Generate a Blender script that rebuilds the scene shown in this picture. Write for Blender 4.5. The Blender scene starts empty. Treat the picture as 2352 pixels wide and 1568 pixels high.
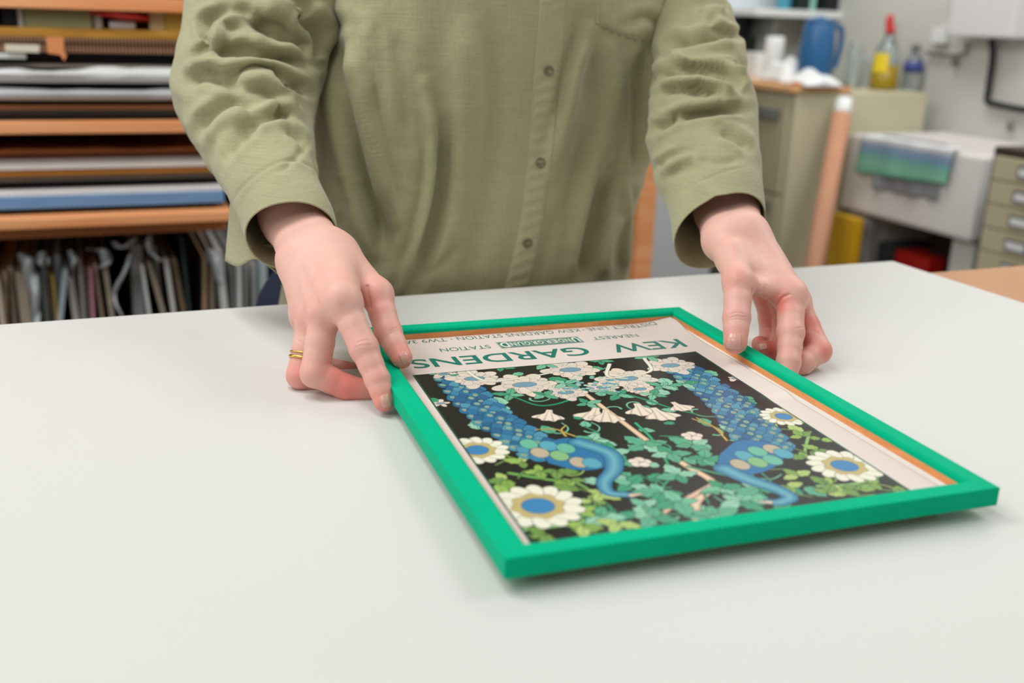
import bpy, bmesh, math, random
import numpy as np
from mathutils import Vector, Matrix
random.seed(7); rng = np.random.default_rng(7)
SC = bpy.context.scene
COL = SC.collection

# ---------------------------------------------------------------- camera, world, lights, exposure
FPX, PITCH, ROLL, CAMH = 2367.7, .3074, .0344, .2866     # table top is z = 0, floor is z = -0.9
FW = np.array([0, math.cos(PITCH), -math.sin(PITCH)])
_r = np.array([1., 0, 0]); _u = np.cross(_r, FW)
RT = math.cos(ROLL)*_r + math.sin(ROLL)*_u
UP = -math.sin(ROLL)*_r + math.cos(ROLL)*_u
CO = np.array([0, 0, CAMH])
cam = bpy.data.cameras.new('camera'); camo = bpy.data.objects.new('camera', cam); COL.objects.link(camo)
camo.matrix_world = Matrix(((RT[0], UP[0], -FW[0], CO[0]), (RT[1], UP[1], -FW[1], CO[1]), (RT[2], UP[2], -FW[2], CO[2]), (0, 0, 0, 1)))
cam.sensor_width = 36; cam.lens = FPX/2352*36; cam.clip_start = .01
cam.dof.use_dof = True; cam.dof.focus_distance = .84; cam.dof.aperture_fstop = 4.2
SC.camera = camo

w = bpy.data.worlds.new('world'); SC.world = w; w.use_nodes = True
w.node_tree.nodes['Background'].inputs[0].default_value = (.98, 1.0, .98, 1)
w.node_tree.nodes['Background'].inputs[1].default_value = .30

def area(name, loc, target, sx, sy, power, col=(1, 1, 1)):
    l = bpy.data.lights.new(name, 'AREA'); l.shape = 'RECTANGLE'; l.size = sx; l.size_y = sy; l.energy = power; l.color = col
    o = bpy.data.objects.new(name, l); COL.objects.link(o); o.location = loc
    d = Vector(target)-Vector(loc); o.rotation_euler = d.to_track_quat('-Z', 'Y').to_euler()
    return o
area('ceiling_or_fill_light', (-.45, .8, 1.65), (-.1, 1.0, 0), 1.1, .35, 9.5, (.98, 1, .97))
area('ceiling_or_fill_light', (1.7, 1.3, 1.65), (1.2, 1.7, 0), 1.3, .5, 15, (.98, 1, .98))
area('ceiling_or_fill_light', (-1.2, -.6, 1.6), (0, 1.2, .1), 1.4, .6, 12, (.98, 1, .97))
area('window_light', (-2.2, .7, .9), (0, 1.0, 0), 1.0, 1.0, 7, (.94, .98, 1))
area('ceiling_or_fill_light', (-1.3, 1.0, 1.6), (-.6, 2.0, -.1), 1.2, .4, 16, (1, .99, .95))  # fill lamp added to brighten the shelving at the left
area('ceiling_or_fill_light', (.9, 2.6, 1.65), (1.3, 3.1, 0), 1.5, .7, 24, (1, .98, .95))
SC.view_settings.view_transform = 'Standard'; SC.view_settings.look = 'None'
SC.view_settings.exposure = 0.0; SC.view_settings.gamma = 1.0; SC.view_settings.use_curve_mapping = False
SC.cycles.max_bounces = 8

# ---------------------------------------------------------------- helpers
def ray(u, v): return FW + RT*(u-1176)/FPX - UP*(v-784)/FPX
def at(u, v, d): return CO + ray(u, v)*d
def on_z(u, v, z): r = ray(u, v); return CO + r*(z-CAMH)/r[2]
def proj(P):
    P = np.asarray(P, float); d = P-CO; k = d@FW
    return 1176+FPX*(d@RT)/k, 784-FPX*(d@UP)/k, k
PHI = math.radians(22.7)
EX = np.array([math.cos(PHI), math.sin(PHI), 0]); EY = np.array([-math.sin(PHI), math.cos(PHI), 0]); EZ = np.array([0, 0, 1.])
def room(s, t, z): return EX*s + EY*t + EZ*z
def on_t(u, v, t): r = ray(u, v); P = CO + r*(t/(r@EY)); return P@EX, P[2]
def on_s(u, v, s): r = ray(u, v); P = CO + r*(s/(r@EX)); return P@EY, P[2]

def lin(c):
    c = np.asarray(c, float)/255.
    return np.where(c <= .04045, c/12.92, ((c+.055)/1.055)**2.4)

def mat(name, rgb, rough=.6, spec=.4, var=0, vscale=20, bump=0, bscale=200, metal=0, sheen=0, stretch=None, col2=None, trans=0, sss=0, coat=0):
    m = bpy.data.materials.new(name); m.use_nodes = True
    nt = m.node_tree; b = nt.nodes['Principled BSDF']
    c = (*lin(rgb), 1)
    b.inputs['Base Color'].default_value = c; b.inputs['Roughness'].default_value = rough
    b.inputs['Specular IOR Level'].default_value = spec; b.inputs['Metallic'].default_value = metal
    if sheen: b.inputs['Sheen Weight'].default_value = sheen
    if trans: b.inputs['Transmission Weight'].default_value = trans
    if coat: b.inputs['Coat Weight'].default_value = coat
    if var or bump:
        tc = nt.nodes.new('ShaderNodeTexCoord'); mp = nt.nodes.new('ShaderNodeMapping'); nt.links.new(tc.outputs['Object'], mp.inputs[0])
        if stretch: mp.inputs['Scale'].default_value = stretch
    if var:
        n = nt.nodes.new('ShaderNodeTexNoise'); n.inputs['Scale'].default_value = vscale; n.inputs['Detail'].default_value = 5
        nt.links.new(mp.outputs[0], n.inputs[0])
        r = nt.nodes.new('ShaderNodeValToRGB'); nt.links.new(n.outputs[0], r.inputs[0])
        c1 = lin(rgb)*(1-var); c2 = lin(col2) if col2 is not None else np.minimum(lin(rgb)*(1+var), 1)
        r.color_ramp.elements[0].position = .3; r.color_ramp.elements[1].position = .7
        r.color_ramp.elements[0].color = (*c1, 1); r.color_ramp.elements[1].color = (*c2, 1)
        nt.links.new(r.outputs[0], b.inputs['Base Color'])
    if bump:
        n = nt.nodes.new('ShaderNodeTexNoise'); n.inputs['Scale'].default_value = bscale; nt.links.new(mp.outputs[0], n.inputs[0])
        bp = nt.nodes.new('ShaderNodeBump'); bp.inputs['Strength'].default_value = bump; bp.inputs['Distance'].default_value = .002
        nt.links.new(n.outputs[0], bp.inputs['Height']); nt.links.new(bp.outputs[0], b.inputs['Normal'])
    return m

def tag(o, label=None, cat=None, group=None, kind=None):
    if label: o['label'] = label
    if cat: o['category'] = cat
    if group: o['group'] = group
    if kind: o['kind'] = kind
    return o
def mesh_obj(name, V, Fs, m=None, parent=None, smooth=False, local=False):
    """mesh from numpy vertices given in world space (or local when local=True)"""
    V = np.asarray(V, float)
    if parent is not None and not local:
        V = V - np.array(parent.location)
    me = bpy.data.meshes.new(name)
    if isinstance(Fs, np.ndarray) and Fs.ndim == 2:
        k = Fs.shape[1]; n = len(Fs)
        me.vertices.add(len(V)); me.vertices.foreach_set('co', V.astype(np.float32).ravel())
        me.loops.add(n*k); me.loops.foreach_set('vertex_index', Fs.astype(np.int32).ravel())
        me.polygons.add(n); me.polygons.foreach_set('loop_start', np.arange(0, n*k, k, dtype=np.int32))
        me.polygons.foreach_set('loop_total', np.full(n, k, dtype=np.int32)); me.update(calc_edges=True); me.validate()
    else:
        me.from_pydata([tuple(v) for v in V], [], [tuple(f) for f in Fs]); me.update()
    if smooth: me.polygons.foreach_set('use_smooth', np.ones(len(me.polygons), bool))
    o = bpy.data.objects.new(name, me); COL.objects.link(o)
    if m: me.materials.append(m)
    if parent is not None: o.parent = parent
    return o
def bm_obj(name, bm, m=None, parent=None, smooth=False):
    me = bpy.data.meshes.new(name); bm.normal_update(); bm.to_mesh(me); bm.free()
    if smooth: me.polygons.foreach_set('use_smooth', np.ones(len(me.polygons), bool))
    o = bpy.data.objects.new(name, me); COL.objects.link(o)
    if m: me.materials.append(m)
    if parent is not None: o.parent = parent
    return o
def empty(name, loc=(0, 0, 0), rz=0.):
    o = bpy.data.objects.new(name, None); COL.objects.link(o); o.location = Vector([float(c) for c in loc]); o.rotation_euler = (0, 0, rz)
    o.empty_display_size = .05
    return o
def bx(bm, lo, hi, bev=0., M=None):
    """box added to a bmesh, corners lo..hi, optional bevel and matrix"""
    r = bmesh.ops.create_cube(bm, size=1.)
    vs = r['verts']
    S = Matrix.Diagonal((hi[0]-lo[0], hi[1]-lo[1], hi[2]-lo[2], 1)); T = Matrix.Translation([(a+b)/2 for a, b in zip(lo, hi)])
    bmesh.ops.transform(bm, matrix=T @ S, verts=vs)
    if bev:
        es = list({e for v in vs for e in v.link_edges})
        g = bmesh.ops.bevel(bm, geom=es, offset=bev, segments=2, affect='EDGES', profile=.6)
        vs = list({v for f in g['faces'] for v in f.verts} | {v for v in vs if v.is_valid})
    if M is not None: bmesh.ops.transform(bm, matrix=M, verts=vs)
    return vs
def lathe(bm, prof, n=32, c=(0, 0, 0)):
    """surface of revolution about z from (r, z) pairs"""
    rings = []
    for r, z in prof:
        rings.append([bm.verts.new((c[0]+r*math.cos(2*math.pi*k/n), c[1]+r*math.sin(2*math.pi*k/n), c[2]+z)) for k in range(n)])
    for a, b in zip(rings, rings[1:]):
        for k in range(n):
            bm.faces.new((a[k], a[(k+1) % n], b[(k+1) % n], b[k]))
    if prof[0][0] > 1e-6: bm.faces.new(rings[0][::-1])
    if prof[-1][0] > 1e-6: bm.faces.new(rings[-1])
def catmull(P, n=8):
    P = np.asarray(P, float); out = []
    Q = np.vstack([2*P[0]-P[1], P, 2*P[-1]-P[-2]])
    for i in range(1, len(Q)-2):
        for k in range(n):
            t = k/n
            out.append(.5*((2*Q[i])+(-Q[i-1]+Q[i+1])*t+(2*Q[i-1]-5*Q[i]+4*Q[i+1]-Q[i+2])*t*t+(-Q[i-1]+3*Q[i]-3*Q[i+1]+Q[i+2])*t**3))
    out.append(P[-1]); return np.array(out)
def tube(name, P, rad, m, parent=None, n=12, smooth=True, caps=True):
    """swept round tube through points P, rad scalar or per point"""
    P = np.asarray(P, float); rad = np.broadcast_to(rad, (len(P),))
    T = np.gradient(P, axis=0); T /= np.linalg.norm(T, axis=1)[:, None]
    N = np.cross(T[0], [0, 0, 1.]); N = N if np.linalg.norm(N) > 1e-3 else np.array([1., 0, 0]); N /= np.linalg.norm(N)
    V = []; th = np.arange(n)*2*math.pi/n
    for i in range(len(P)):
        N = N-T[i]*(N@T[i]); N /= np.linalg.norm(N); B = np.cross(T[i], N)
        V.append(P[i]+rad[i]*(np.cos(th)[:, None]*N+np.sin(th)[:, None]*B))
    V = np.vstack(V); Fs = []
    for i in range(len(P)-1):
        for k in range(n):
            Fs.append((i*n+k, i*n+(k+1) % n, (i+1)*n+(k+1) % n, (i+1)*n+k))
    if caps: Fs += [tuple(range(n))[::-1], tuple(range((len(P)-1)*n, len(P)*n))]
    return mesh_obj(name, V, Fs, m, parent, smooth)
def wood_mat(name, c1, c2, scale=8, rough=.5, axis_stretch=(1, 14, 14)):
    m = bpy.data.materials.new(name); m.use_nodes = True; nt = m.node_tree; b = nt.nodes['Principled BSDF']
    tc = nt.nodes.new('ShaderNodeTexCoord'); mp = nt.nodes.new('ShaderNodeMapping'); mp.inputs['Scale'].default_value = axis_stretch
    nt.links.new(tc.outputs['Object'], mp.inputs[0])
    n = nt.nodes.new('ShaderNodeTexNoise'); n.inputs['Scale'].default_value = scale; n.inputs['Detail'].default_value = 6; n.inputs['Distortion'].default_value = .6
    nt.links.new(mp.outputs[0], n.inputs[0])
    r = nt.nodes.new('ShaderNodeValToRGB'); nt.links.new(n.outputs[0], r.inputs[0])
    r.color_ramp.elements[0].position = .32; r.color_ramp.elements[1].position = .68
    r.color_ramp.elements[0].color = (*lin(c1), 1); r.color_ramp.elements[1].color = (*lin(c2), 1)
    nt.links.new(r.outputs[0], b.inputs['Base Color']); b.inputs['Roughness'].default_value = rough
    return m

# ---------------------------------------------------------------- setting and worktop
ROT = PHI
def room_obj(name, bm, m, parent=None, smooth=False):
    """bmesh laid out in room axes (s, t, z), turned into place"""
    o = bm_obj(name, bm, m, parent, smooth)
    if parent is None: o.rotation_euler = (0, 0, ROT)
    return o
M_wall = mat('painted_brick', (204, 203, 196), .85, .2, var=.05, vscale=3, bump=.5, bscale=12)
M_floor = mat('grey_floor', (120, 114, 106), .6, .3, var=.1, vscale=4)
bm = bmesh.new(); bx(bm, (-4, -2.6, -1.0), (2.66, 3.62, -.9)); tag(room_obj('floor', bm, M_floor), kind='structure')
bm = bmesh.new(); bx(bm, (-4, 3.5, -.9), (2.66, 3.62, 1.7)); tag(room_obj('wall_back', bm, M_wall), kind='structure')
bm = bmesh.new(); bx(bm, (2.66, -2.6, -.9), (2.78, 3.62, 1.7)); tag(room_obj('wall_right', bm, M_wall), kind='structure')

M_board = mat('white_board', (220, 219, 216), .42, .35, var=.012, vscale=2.2, bump=.02, bscale=300)
M_mdf = mat('brown_worktop', (196, 148, 112), .6, .3, var=.05, vscale=14)
M_wleg = wood_mat('bench_wood', (170, 120, 80), (200, 150, 105))
c_far = on_z(2050, 599, 0); SR, TF = c_far@EX, c_far@EY
wb = empty('workbench', room(.2, .3, -.9), PHI)
bm = bmesh.new(); bx(bm, (-1.3, -1.1, .857), (2.15-.2, TF-.05-.3, .896), .003); bm_obj('worktop', bm, M_mdf, wb)
for sx in (-1.2, 1.85):
    for sy in (-1.0, TF-.45):
        bm = bmesh.new(); bx(bm, (sx-.035, sy-.035, 0), (sx+.035, sy+.035, .857), .003); bm_obj('leg', bm, M_wleg, wb)
bm = bmesh.new(); bx(bm, (-1.2, -.6, .2), (1.85, TF-.5, .225)); bm_obj('lower_shelf', bm, M_wleg, wb)
tag(wb, 'brown topped workbench under the white board, bare at its right', 'workbench')
bm = bmesh.new(); bx(bm, (-1.25, -.8, -.004), (SR, TF, 0), .0008)
tag(room_obj('white_board', bm, M_board), 'large smooth white board lying on the workbench beneath the green frame', 'board')

# ---------------------------------------------------------------- the picture frame and its print
FX0, FYAW = np.array([3e-4, .4695, 0]), .3437
FA = np.array([math.cos(FYAW), math.sin(FYAW), 0]); FB = np.array([-math.sin(FYAW), math.cos(FYAW), 0])
FWID, FLEN, FZ0, FT = .320, .4152, .008, .0126
FTOP = FZ0+FT
def fr(a, b, z): return FX0 + FA*a + FB*b + EZ*z
def on_f(u, v, z): P = on_z(u, v, z)-FX0; return P@FA, P@FB
def frame_mesh(prof):
    """mitred moulding: prof = list of (inset, z) closed loop, swept around the rectangle"""
    V = []; Fs = []; n = len(prof)
    for ca, cb, da, db in ((0, 0, 1, 1), (FWID, 0, -1, 1), (FWID, FLEN, -1, -1), (0, FLEN, 1, -1)):
        for ins, z in prof: V.append(np.array([ca+da*ins*(1.16 if ca == 0 else 1.), cb+db*ins, z]))
    for k in range(4):
        k2 = (k+1) % 4
        for i in range(n):
            j = (i+1) % n
            Fs.append((k*n+i, k2*n+i, k2*n+j, k*n+j))
    return np.array(V), Fs
M_green = mat('green_lacquer', (0, 182, 136), .6, .05, var=.03, vscale=40, bump=.03, bscale=500)
M_raw = wood_mat('raw_wood', (222, 138, 76), (240, 168, 104), 30, .6, (1, 1, 6))
M_dkw = mat('brown_backing_edge', (150, 96, 60), .7, .2, var=.15, vscale=60)
froot = empty('picture_frame', fr(0, 0, 0), FYAW)
tag(froot, 'thin bright green picture frame with raw wood inner edge held by two hands', 'picture frame')
e = .0007
prof = [(0, FZ0+e), (0, FTOP-e), (e*.3, FTOP-e*.3), (e, FTOP), (.0116, FTOP), (.0122, FTOP-e*.3), (.0136, FTOP-.0016), (.0138, FTOP-.0024), (.0138, FTOP-.0046), (.0134, FTOP-.0046), (.0130, FZ0), (e, FZ0)]
V, Fs = frame_mesh([(i, z) for i, z in prof]); o = mesh_obj('moulding', V, Fs, M_green, froot, local=True)
prof = [(.0131, FTOP-.00465), (.0137, FTOP-.00465), (.0137, FTOP-.0110), (.0131, FTOP-.0110)]
V, Fs = frame_mesh(prof); mesh_obj('rebate_strip', V, Fs, M_raw, froot, local=True)
bm = bmesh.new(); bx(bm, (.016, .012, 0), (FWID-.034, FLEN-.02, .0079)); bm_obj('backing_board', bm, M_dkw, froot)
M_matb = mat('white_mount', (244, 244, 242), .6, .3)
bm = bmesh.new(); bx(bm, (.0138, .0138, FZ0), (FWID-.0138, FLEN-.0138, FTOP-.0097)); bm_obj('white_mount', bm, M_matb, froot)

# the print: paper sheet with a lifted right edge
PZ = FTOP-.0090
M_paper = mat('print_paper', (228, 213, 206), .35, .3, var=.01, vscale=8)
def sheet_z(a, b):
    """height of the paper: the right edge curls up along its upper half"""
    k = np.clip((a-.264)/.038, 0, 1)**1.6
    q = np.clip((b-.186)/.012, 0, 1); q2 = np.clip((b-.325)/.06, 0, 1); w_ = .0019*q+.0022*q2+.0004*np.sin(b*70)*q
    return PZ + k*w_ - .0004
def edge_a(b):
    return np.where(b > .36, .2998+.004*np.clip((b-.36)/.03, 0, 1), .2998)
na, nb = 60, 180
bb = np.linspace(.0140, FLEN-.0140, nb); V = []
for b_ in bb:
    ea = float(edge_a(b_))
    for a_ in np.concatenate([np.linspace(.0140, .25, 14), np.linspace(.253, ea, na-14)]): V.append((a_, b_, 0))
V = np.array(V); V[:, 2] = sheet_z(V[:, 0], V[:, 1])
idx = np.arange(na*nb).reshape(nb, na)
Fq = np.stack([idx[:-1, :-1].ravel(), idx[:-1, 1:].ravel(), idx[1:, 1:].ravel(), idx[1:, :-1].ravel()], 1)
proot = empty('art_print', fr(0, 0, 0), FYAW)
tag(proot, 'poster with green lettering and blue bird pattern lying inside the green frame', 'poster')
paper = mesh_obj('paper_sheet', V, Fq, M_paper, proot, True, local=True)
sd = paper.modifiers.new('thickness', 'SOLIDIFY'); sd.thickness = .0003; sd.offset = -1

# ---------------------------------------------------------------- the printed picture, painted as colours on a fine mesh
AX0, AX1, AY0, AY1 = .0276, .2808, .0150, .3096
RES = .0004
nx = int((AX1-AX0)/RES)+1; ny = int((AY1-AY0)/RES)+1
GX, GY = np.meshgrid(np.linspace(0, (AX1-AX0)*1000, nx), np.linspace(0, (AY1-AY0)*1000, ny))   # millimetres
IMG = np.empty((ny, nx, 3)); IMG[:] = lin((20, 20, 22))
W_MM, H_MM = (AX1-AX0)*1000, (AY1-AY0)*1000
def mm(u, v):
    """a point of the print in millimetres, read from where the photo shows it"""
    a, b = on_f(u, v, PZ); a -= .012*(b-.310)
    return np.array([(a-AX0)*1000, (b-AY0)*1000])
def mms(L): return np.array([mm(*p) for p in L])
def box_(x0, x1, y0, y1):
    sx = W_MM/(nx-1); sy = H_MM/(ny-1)
    i0, i1 = max(0, int(x0/sx)), min(nx, int(x1/sx)+2); j0, j1 = max(0, int(y0/sy)), min(ny, int(y1/sy)+2)
    return slice(j0, max(j1, j0)), slice(i0, max(i1, i0))
def seg_dist(X, Y, P, closed=False):
    D = np.full(X.shape, 1e9); T = np.zeros(X.shape); n = len(P); rng_ = range(n if closed else n-1)
    for i in rng_:
        a = P[i]; b = P[(i+1) % n]; d = b-a; L = max(d@d, 1e-9)
        t = np.clip(((X-a[0])*d[0]+(Y-a[1])*d[1])/L, 0, 1)
        q = (X-a[0]-t*d[0])**2+(Y-a[1]-t*d[1])**2
        m = q < D; D[m] = q[m]; T[m] = ((i+t)/max(1, n-1))[m]
    return np.sqrt(D), T
def inside(X, Y, P):
    m = np.zeros(X.shape, bool); n = len(P)
    for i in range(n):
        x0, y0 = P[i]; x1, y1 = P[(i+1) % n]
        if y0 == y1: continue
        c = ((y0 > Y) != (y1 > Y)) & (X < (x1-x0)*(Y-y0)/(y1-y0)+x0); m ^= c
    return m
def paint(sl, M, col):
    sub = IMG[sl]; M = M[..., None]; sub[:] = sub*(1-M)+np.asarray(col)*M
def poly(P, col, ow=.5, oc=(16, 26, 34), stripes=None):
    P = np.asarray(P); pad = ow+.8
    sl = box_(P[:, 0].min()-pad, P[:, 0].max()+pad, P[:, 1].min()-pad, P[:, 1].max()+pad); X, Y = GX[sl], GY[sl]
    if X.size == 0: return
    ins = inside(X, Y, P); D, _ = seg_dist(X, Y, P, True)
    S = np.where(ins, -D, D)
    if ow > 0: paint(sl, np.clip(.5-(S-ow)/.4, 0, 1), lin(oc))
    c = np.broadcast_to(lin(col), X.shape+(3,)).copy()
    if stripes:
        ang, per, c2, am, org, fan = stripes
        if fan: ph = np.arctan2(Y-org[1], X-org[0])*per
        else: ph = ((X-org[0])*math.cos(ang)+(Y-org[1])*math.sin(ang))*2*math.pi/per
        k = (np.clip(np.cos(ph)*2.2-1.2, 0, 1)*am)[..., None]; c = c*(1-k)+lin(c2)*k
    paint(sl, np.clip(.5-S/.4, 0, 1), c)
def stroke(P, w0, w1, col, ow=.45, oc=(14, 30, 30), col2=None):
    P = catmull(P, 6) if len(P) > 2 else np.asarray(P, float); wm = max(w0, w1)+ow+1
    sl = box_(P[:, 0].min()-wm, P[:, 0].max()+wm, P[:, 1].min()-wm, P[:, 1].max()+wm); X, Y = GX[sl], GY[sl]
    if X.size == 0: return
    D, T = seg_dist(X, Y, P); Wd = (w0+(w1-w0)*T)
    if ow > 0: paint(sl, np.clip(.5-(D-Wd-ow)/.4, 0, 1), lin(oc))
    c = np.broadcast_to(lin(col), X.shape+(3,)).copy()
    if col2 is not None:
        k = np.clip(1-D/np.maximum(Wd, .1), 0, 1)[..., None]**1.2; c = c*(1-k)+lin(col2)*k
    paint(sl, np.clip(.5-(D-Wd)/.4, 0, 1), c)
def xf(P, c, ang, s=1.):
    P = np.asarray(P, float)*s; ca, sa = math.cos(ang), math.sin(ang)
    return np.stack([c[0]+P[:, 0]*ca-P[:, 1]*sa, c[1]+P[:, 0]*sa+P[:, 1]*ca], 1)
def leaf_shape(L, Wd, lobes=0, n=26):
    t = np.linspace(0, 1, n); w_ = Wd*np.sin(math.pi*t**.8)**.9*(1+lobes*np.abs(np.sin(t*math.pi*3.2)))
    return np.vstack([np.stack([t*L, w_], 1), np.stack([t[::-1]*L, -w_[::-1]], 1)])
MINT = [(118, 196, 160), (92, 176, 140), (150, 208, 178), (60, 160, 120)]; LIME = [(160, 196, 96), (136, 176, 84), (184, 208, 120), (120, 160, 80)]
def leaf(c, ang, L, pal, lobes=.35, wd=.27):
    col = pal[rng.integers(len(pal))]; dk = np.array(col)*.45
    P = xf(leaf_shape(L, L*wd, lobes), c, ang)
    poly(P, col, .45, (10, 28, 26), (ang+math.pi/2, max(1.6, L*.12), dk, .35, c, False))
    stroke(xf([(L*.05, 0), (L*.9, 0)], c, ang), .28, .12, dk, 0)
def daisy(c, r, n=14, centre=(60, 140, 180)):
    for k in range(n):
        a = k*2*math.pi/n; u_ = np.array([math.cos(a), math.sin(a)]); tt = np.linspace(0, 6.283, 20, endpoint=False); poly(xf(np.stack([np.cos(tt)*r*.34, np.sin(tt)*r*.21], 1), np.array(c)+u_*r*.70, a), (238, 234, 214), .4, (70, 80, 60))
    th = np.linspace(0, 2*math.pi, 40, endpoint=False); C = np.stack([np.cos(th), np.sin(th)], 1)
    poly(np.array(c)+C*r*(.58+.05*np.cos(th*8))[:, None], (196, 178, 118), .3, (120, 100, 50))
    poly(np.array(c)+C*r*.36, centre, .4, (40, 80, 110), (0, 1.6, (30, 90, 140), .6, c, False))
def blossom(c, r, up=0., petals=13, warm=(238, 222, 206)):
    for ring, rr in ((0, 1.), (1, .72)):
        for k in range(petals-ring*3):
            a = up+k*2*math.pi/(petals-ring*3)+ring*.25
            L = r*rr*(.85+.2*math.sin(k*2.3)); tt = np.linspace(0, 6.283, 22, endpoint=False); u_ = np.array([math.cos(a), math.sin(a)]); poly(xf(np.stack([np.cos(tt)*L*.5, np.sin(tt)*L*(.24+.05*np.cos(tt))], 1), np.array(c)+u_*L*.55, a), np.array(warm)-np.array([10, 6, 2])*rng.integers(0, 2), .35, (96, 84, 78), (a+math.pi/2, 1.7, (150, 128, 116), .55, c, False))
    th = np.linspace(0, 2*math.pi, 36, endpoint=False); C = np.stack([np.cos(th)*1.25, np.sin(th)*.7], 1)
    poly(np.array(c)+C*r*.3, (92, 156, 184), .4, (60, 60, 50), (0, 1.3, (196, 150, 80), .7, c, False))
def trumpet(c, ang, r):
    P = [(0, -.12), (.45, -.2), (.8, -.62), (1.0, -.66), (1.06, -.36), (1.25, -.2), (1.22, .1), (1.3, .3), (1.05, .45), (.95, .7), (.72, .6), (.42, .2), (0, .12)]
    P = catmull(np.array(P), 5); poly(xf(P, c, ang, r), (238, 222, 204), .4, (90, 80, 70), (0, 24., (150, 120, 100), .6, xf([(-.3, 0)], c, ang, r)[0], True))
# grounds: dark, with a plum brown bloom of its own at the right
# scattered scrolls and foliage first
for k in range(150):
    c = np.array([rng.uniform(0, W_MM), rng.uniform(0, H_MM)])
    side = abs(c[0]/W_MM-.5) > .27
    pal = LIME if (side and c[1] < 150) else MINT
    a = rng.uniform(0, 6.28)
    if rng.random() < .55: leaf(c, a, rng.uniform(9, 19), pal, .35)
    elif rng.random() < .5:
        q = [c+np.array([math.cos(a+t*.8), math.sin(a+t*.8)])*t*6 for t in np.linspace(0, 3, 6)]
        stroke(q, .9, .4, pal[0])
# central stems
for L, w0, w1, col, c2 in (
    ([(1340, 900), (1420, 960), (1500, 1020), (1580, 1070), (1640, 1110), (1600, 1150), (1600, 1190)], 2.0, 3.0, (216, 176, 140), (240, 214, 184)),
    ([(1340, 895), (1440, 905), (1540, 935), (1600, 950)], 1.2, .8, (20, 150, 110), None),
    ([(1340, 895), (1300, 920), (1240, 930), (1180, 910)], 1.2, .8, (20, 150, 110), None),
    ([(1460, 970), (1500, 1010), (1540, 1080), (1520, 1120)], 1.1, .7, (40, 170, 120), None),
    ([(1580, 1070), (1700, 1100), (1760, 1140)], 1.0, .6, (60, 170, 130), None),
    ([(1640, 1110), (1540, 1165), (1500, 1200)], 2.2, 1.2, (206, 168, 140), (236, 200, 176)),
    ([(1200, 1215), (1320, 1200), (1420, 1180), (1520, 1175)], 2.0, 1.2, (120, 170, 100), (150, 200, 130)),
    ([(1880, 1115), (1960, 1110), (2020, 1090), (2010, 1060)], 1.8, 1.0, (120, 170, 100), (150, 200, 130)),
    ([(1170, 1085), (1260, 1100), (1330, 1110), (1400, 1160)], 1.5, .8, (120, 180, 90), None),
    ([(1860, 990), (1850, 1040), (1880, 1070)], 1.2, .6, (140, 190, 110), None)):
    stroke(mms(L), w0, w1, col, .5, (14, 30, 30), c2)
for L, pal, sz in (([(1480, 1020), (1540, 1040), (1420, 1060), (1560, 1090), (1450, 1110), (1520, 1130), (1480, 1160), (1420, 1190), (1660, 1120), (1700, 1150), (1640, 1180), (1740, 1120), (1560, 1150), (1590, 1020), (1620, 1050), (1500, 1185), (1380, 1185), (1360, 1010), (1390, 1040)], MINT, 19),
                   ([(1200, 1060), (1240, 1080), (1160, 1100), (1310, 1100), (1360, 1150), (1330, 1170), (1380, 1130), (1420, 1200), (1280, 1080), (1840, 1000), (1880, 1030), (1850, 1050), (1830, 1090), (1900, 1110), (1940, 1120), (2000, 1110), (1810, 1115), (1340, 1205), (1900, 1130), (1250, 1225)], LIME, 14)):
    for p in L:
        c = mm(*p); a0 = rng.uniform(0, 6.28)
        stroke([c-np.array([math.cos(a0+5), math.sin(a0+5)])*sz*1.3, c-np.array([math.cos(a0+4.4), math.sin(a0+4.4)])*sz*.7, c], .5, .7, pal[3])
        for j in range(3+int(sz > 15)): leaf(c, a0+j*1.5+rng.uniform(-.3, .3), sz*rng.uniform(.6, 1.05), pal, .45, .23)
# blue birds with long scaled trains
def train(path, w0, w1, cols=((38, 104, 150), (58, 138, 176), (42, 120, 164), (84, 160, 186))):
    P = catmull(mms(path), 10); T = np.gradient(P, axis=0); T /= np.linalg.norm(T, axis=1)[:, None]
    N = np.stack([-T[:, 1], T[:, 0]], 1); L = np.concatenate([[0], np.cumsum(np.linalg.norm(np.diff(P, axis=0), axis=1))]); tot = L[-1]
    s = 0; row = 0
    while s < tot:
        i = min(len(P)-1, np.searchsorted(L, s)); w_ = w0+(w1-w0)*s/tot; ang = math.atan2(-T[i][1], -T[i][0])
        n = max(2, int(round(w_*2/9.)))
        for k in range(n+1-(row % 2)):
            off = (k+(row % 2)*.5)/n*2-1
            c = P[i]+N[i]*off*w_*.86; a = ang-off*.35+rng.uniform(-.2, .2); col = cols[rng.integers(4)]; R_ = rng.uniform(12, 16)
            S = xf(leaf_shape(R_, R_*.36), c-np.array([math.cos(a), math.sin(a)])*R_*.4, a)
            poly(S, col, .42, (8, 30, 66), (a+math.pi/2, 1.5, (8, 50, 92), .75, c, False))
            if (k+row) % 2 == 0:
                q = c+np.array([math.cos(a), math.sin(a)])*R_*.18; th = np.linspace(0, 6.283, 20, endpoint=False)
                E_ = np.stack([np.cos(th), np.sin(th)*.75], 1)
                poly(xf(E_*3.0, q, a), (104, 190, 160), .35, (10, 40, 60)); poly(xf(E_*1.9, q, a), (180, 170, 160), .2, (60, 90, 90)); poly(xf(E_*.9, q, a), (120, 124, 140), 0)
        s += 6.4; row += 1
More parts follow.
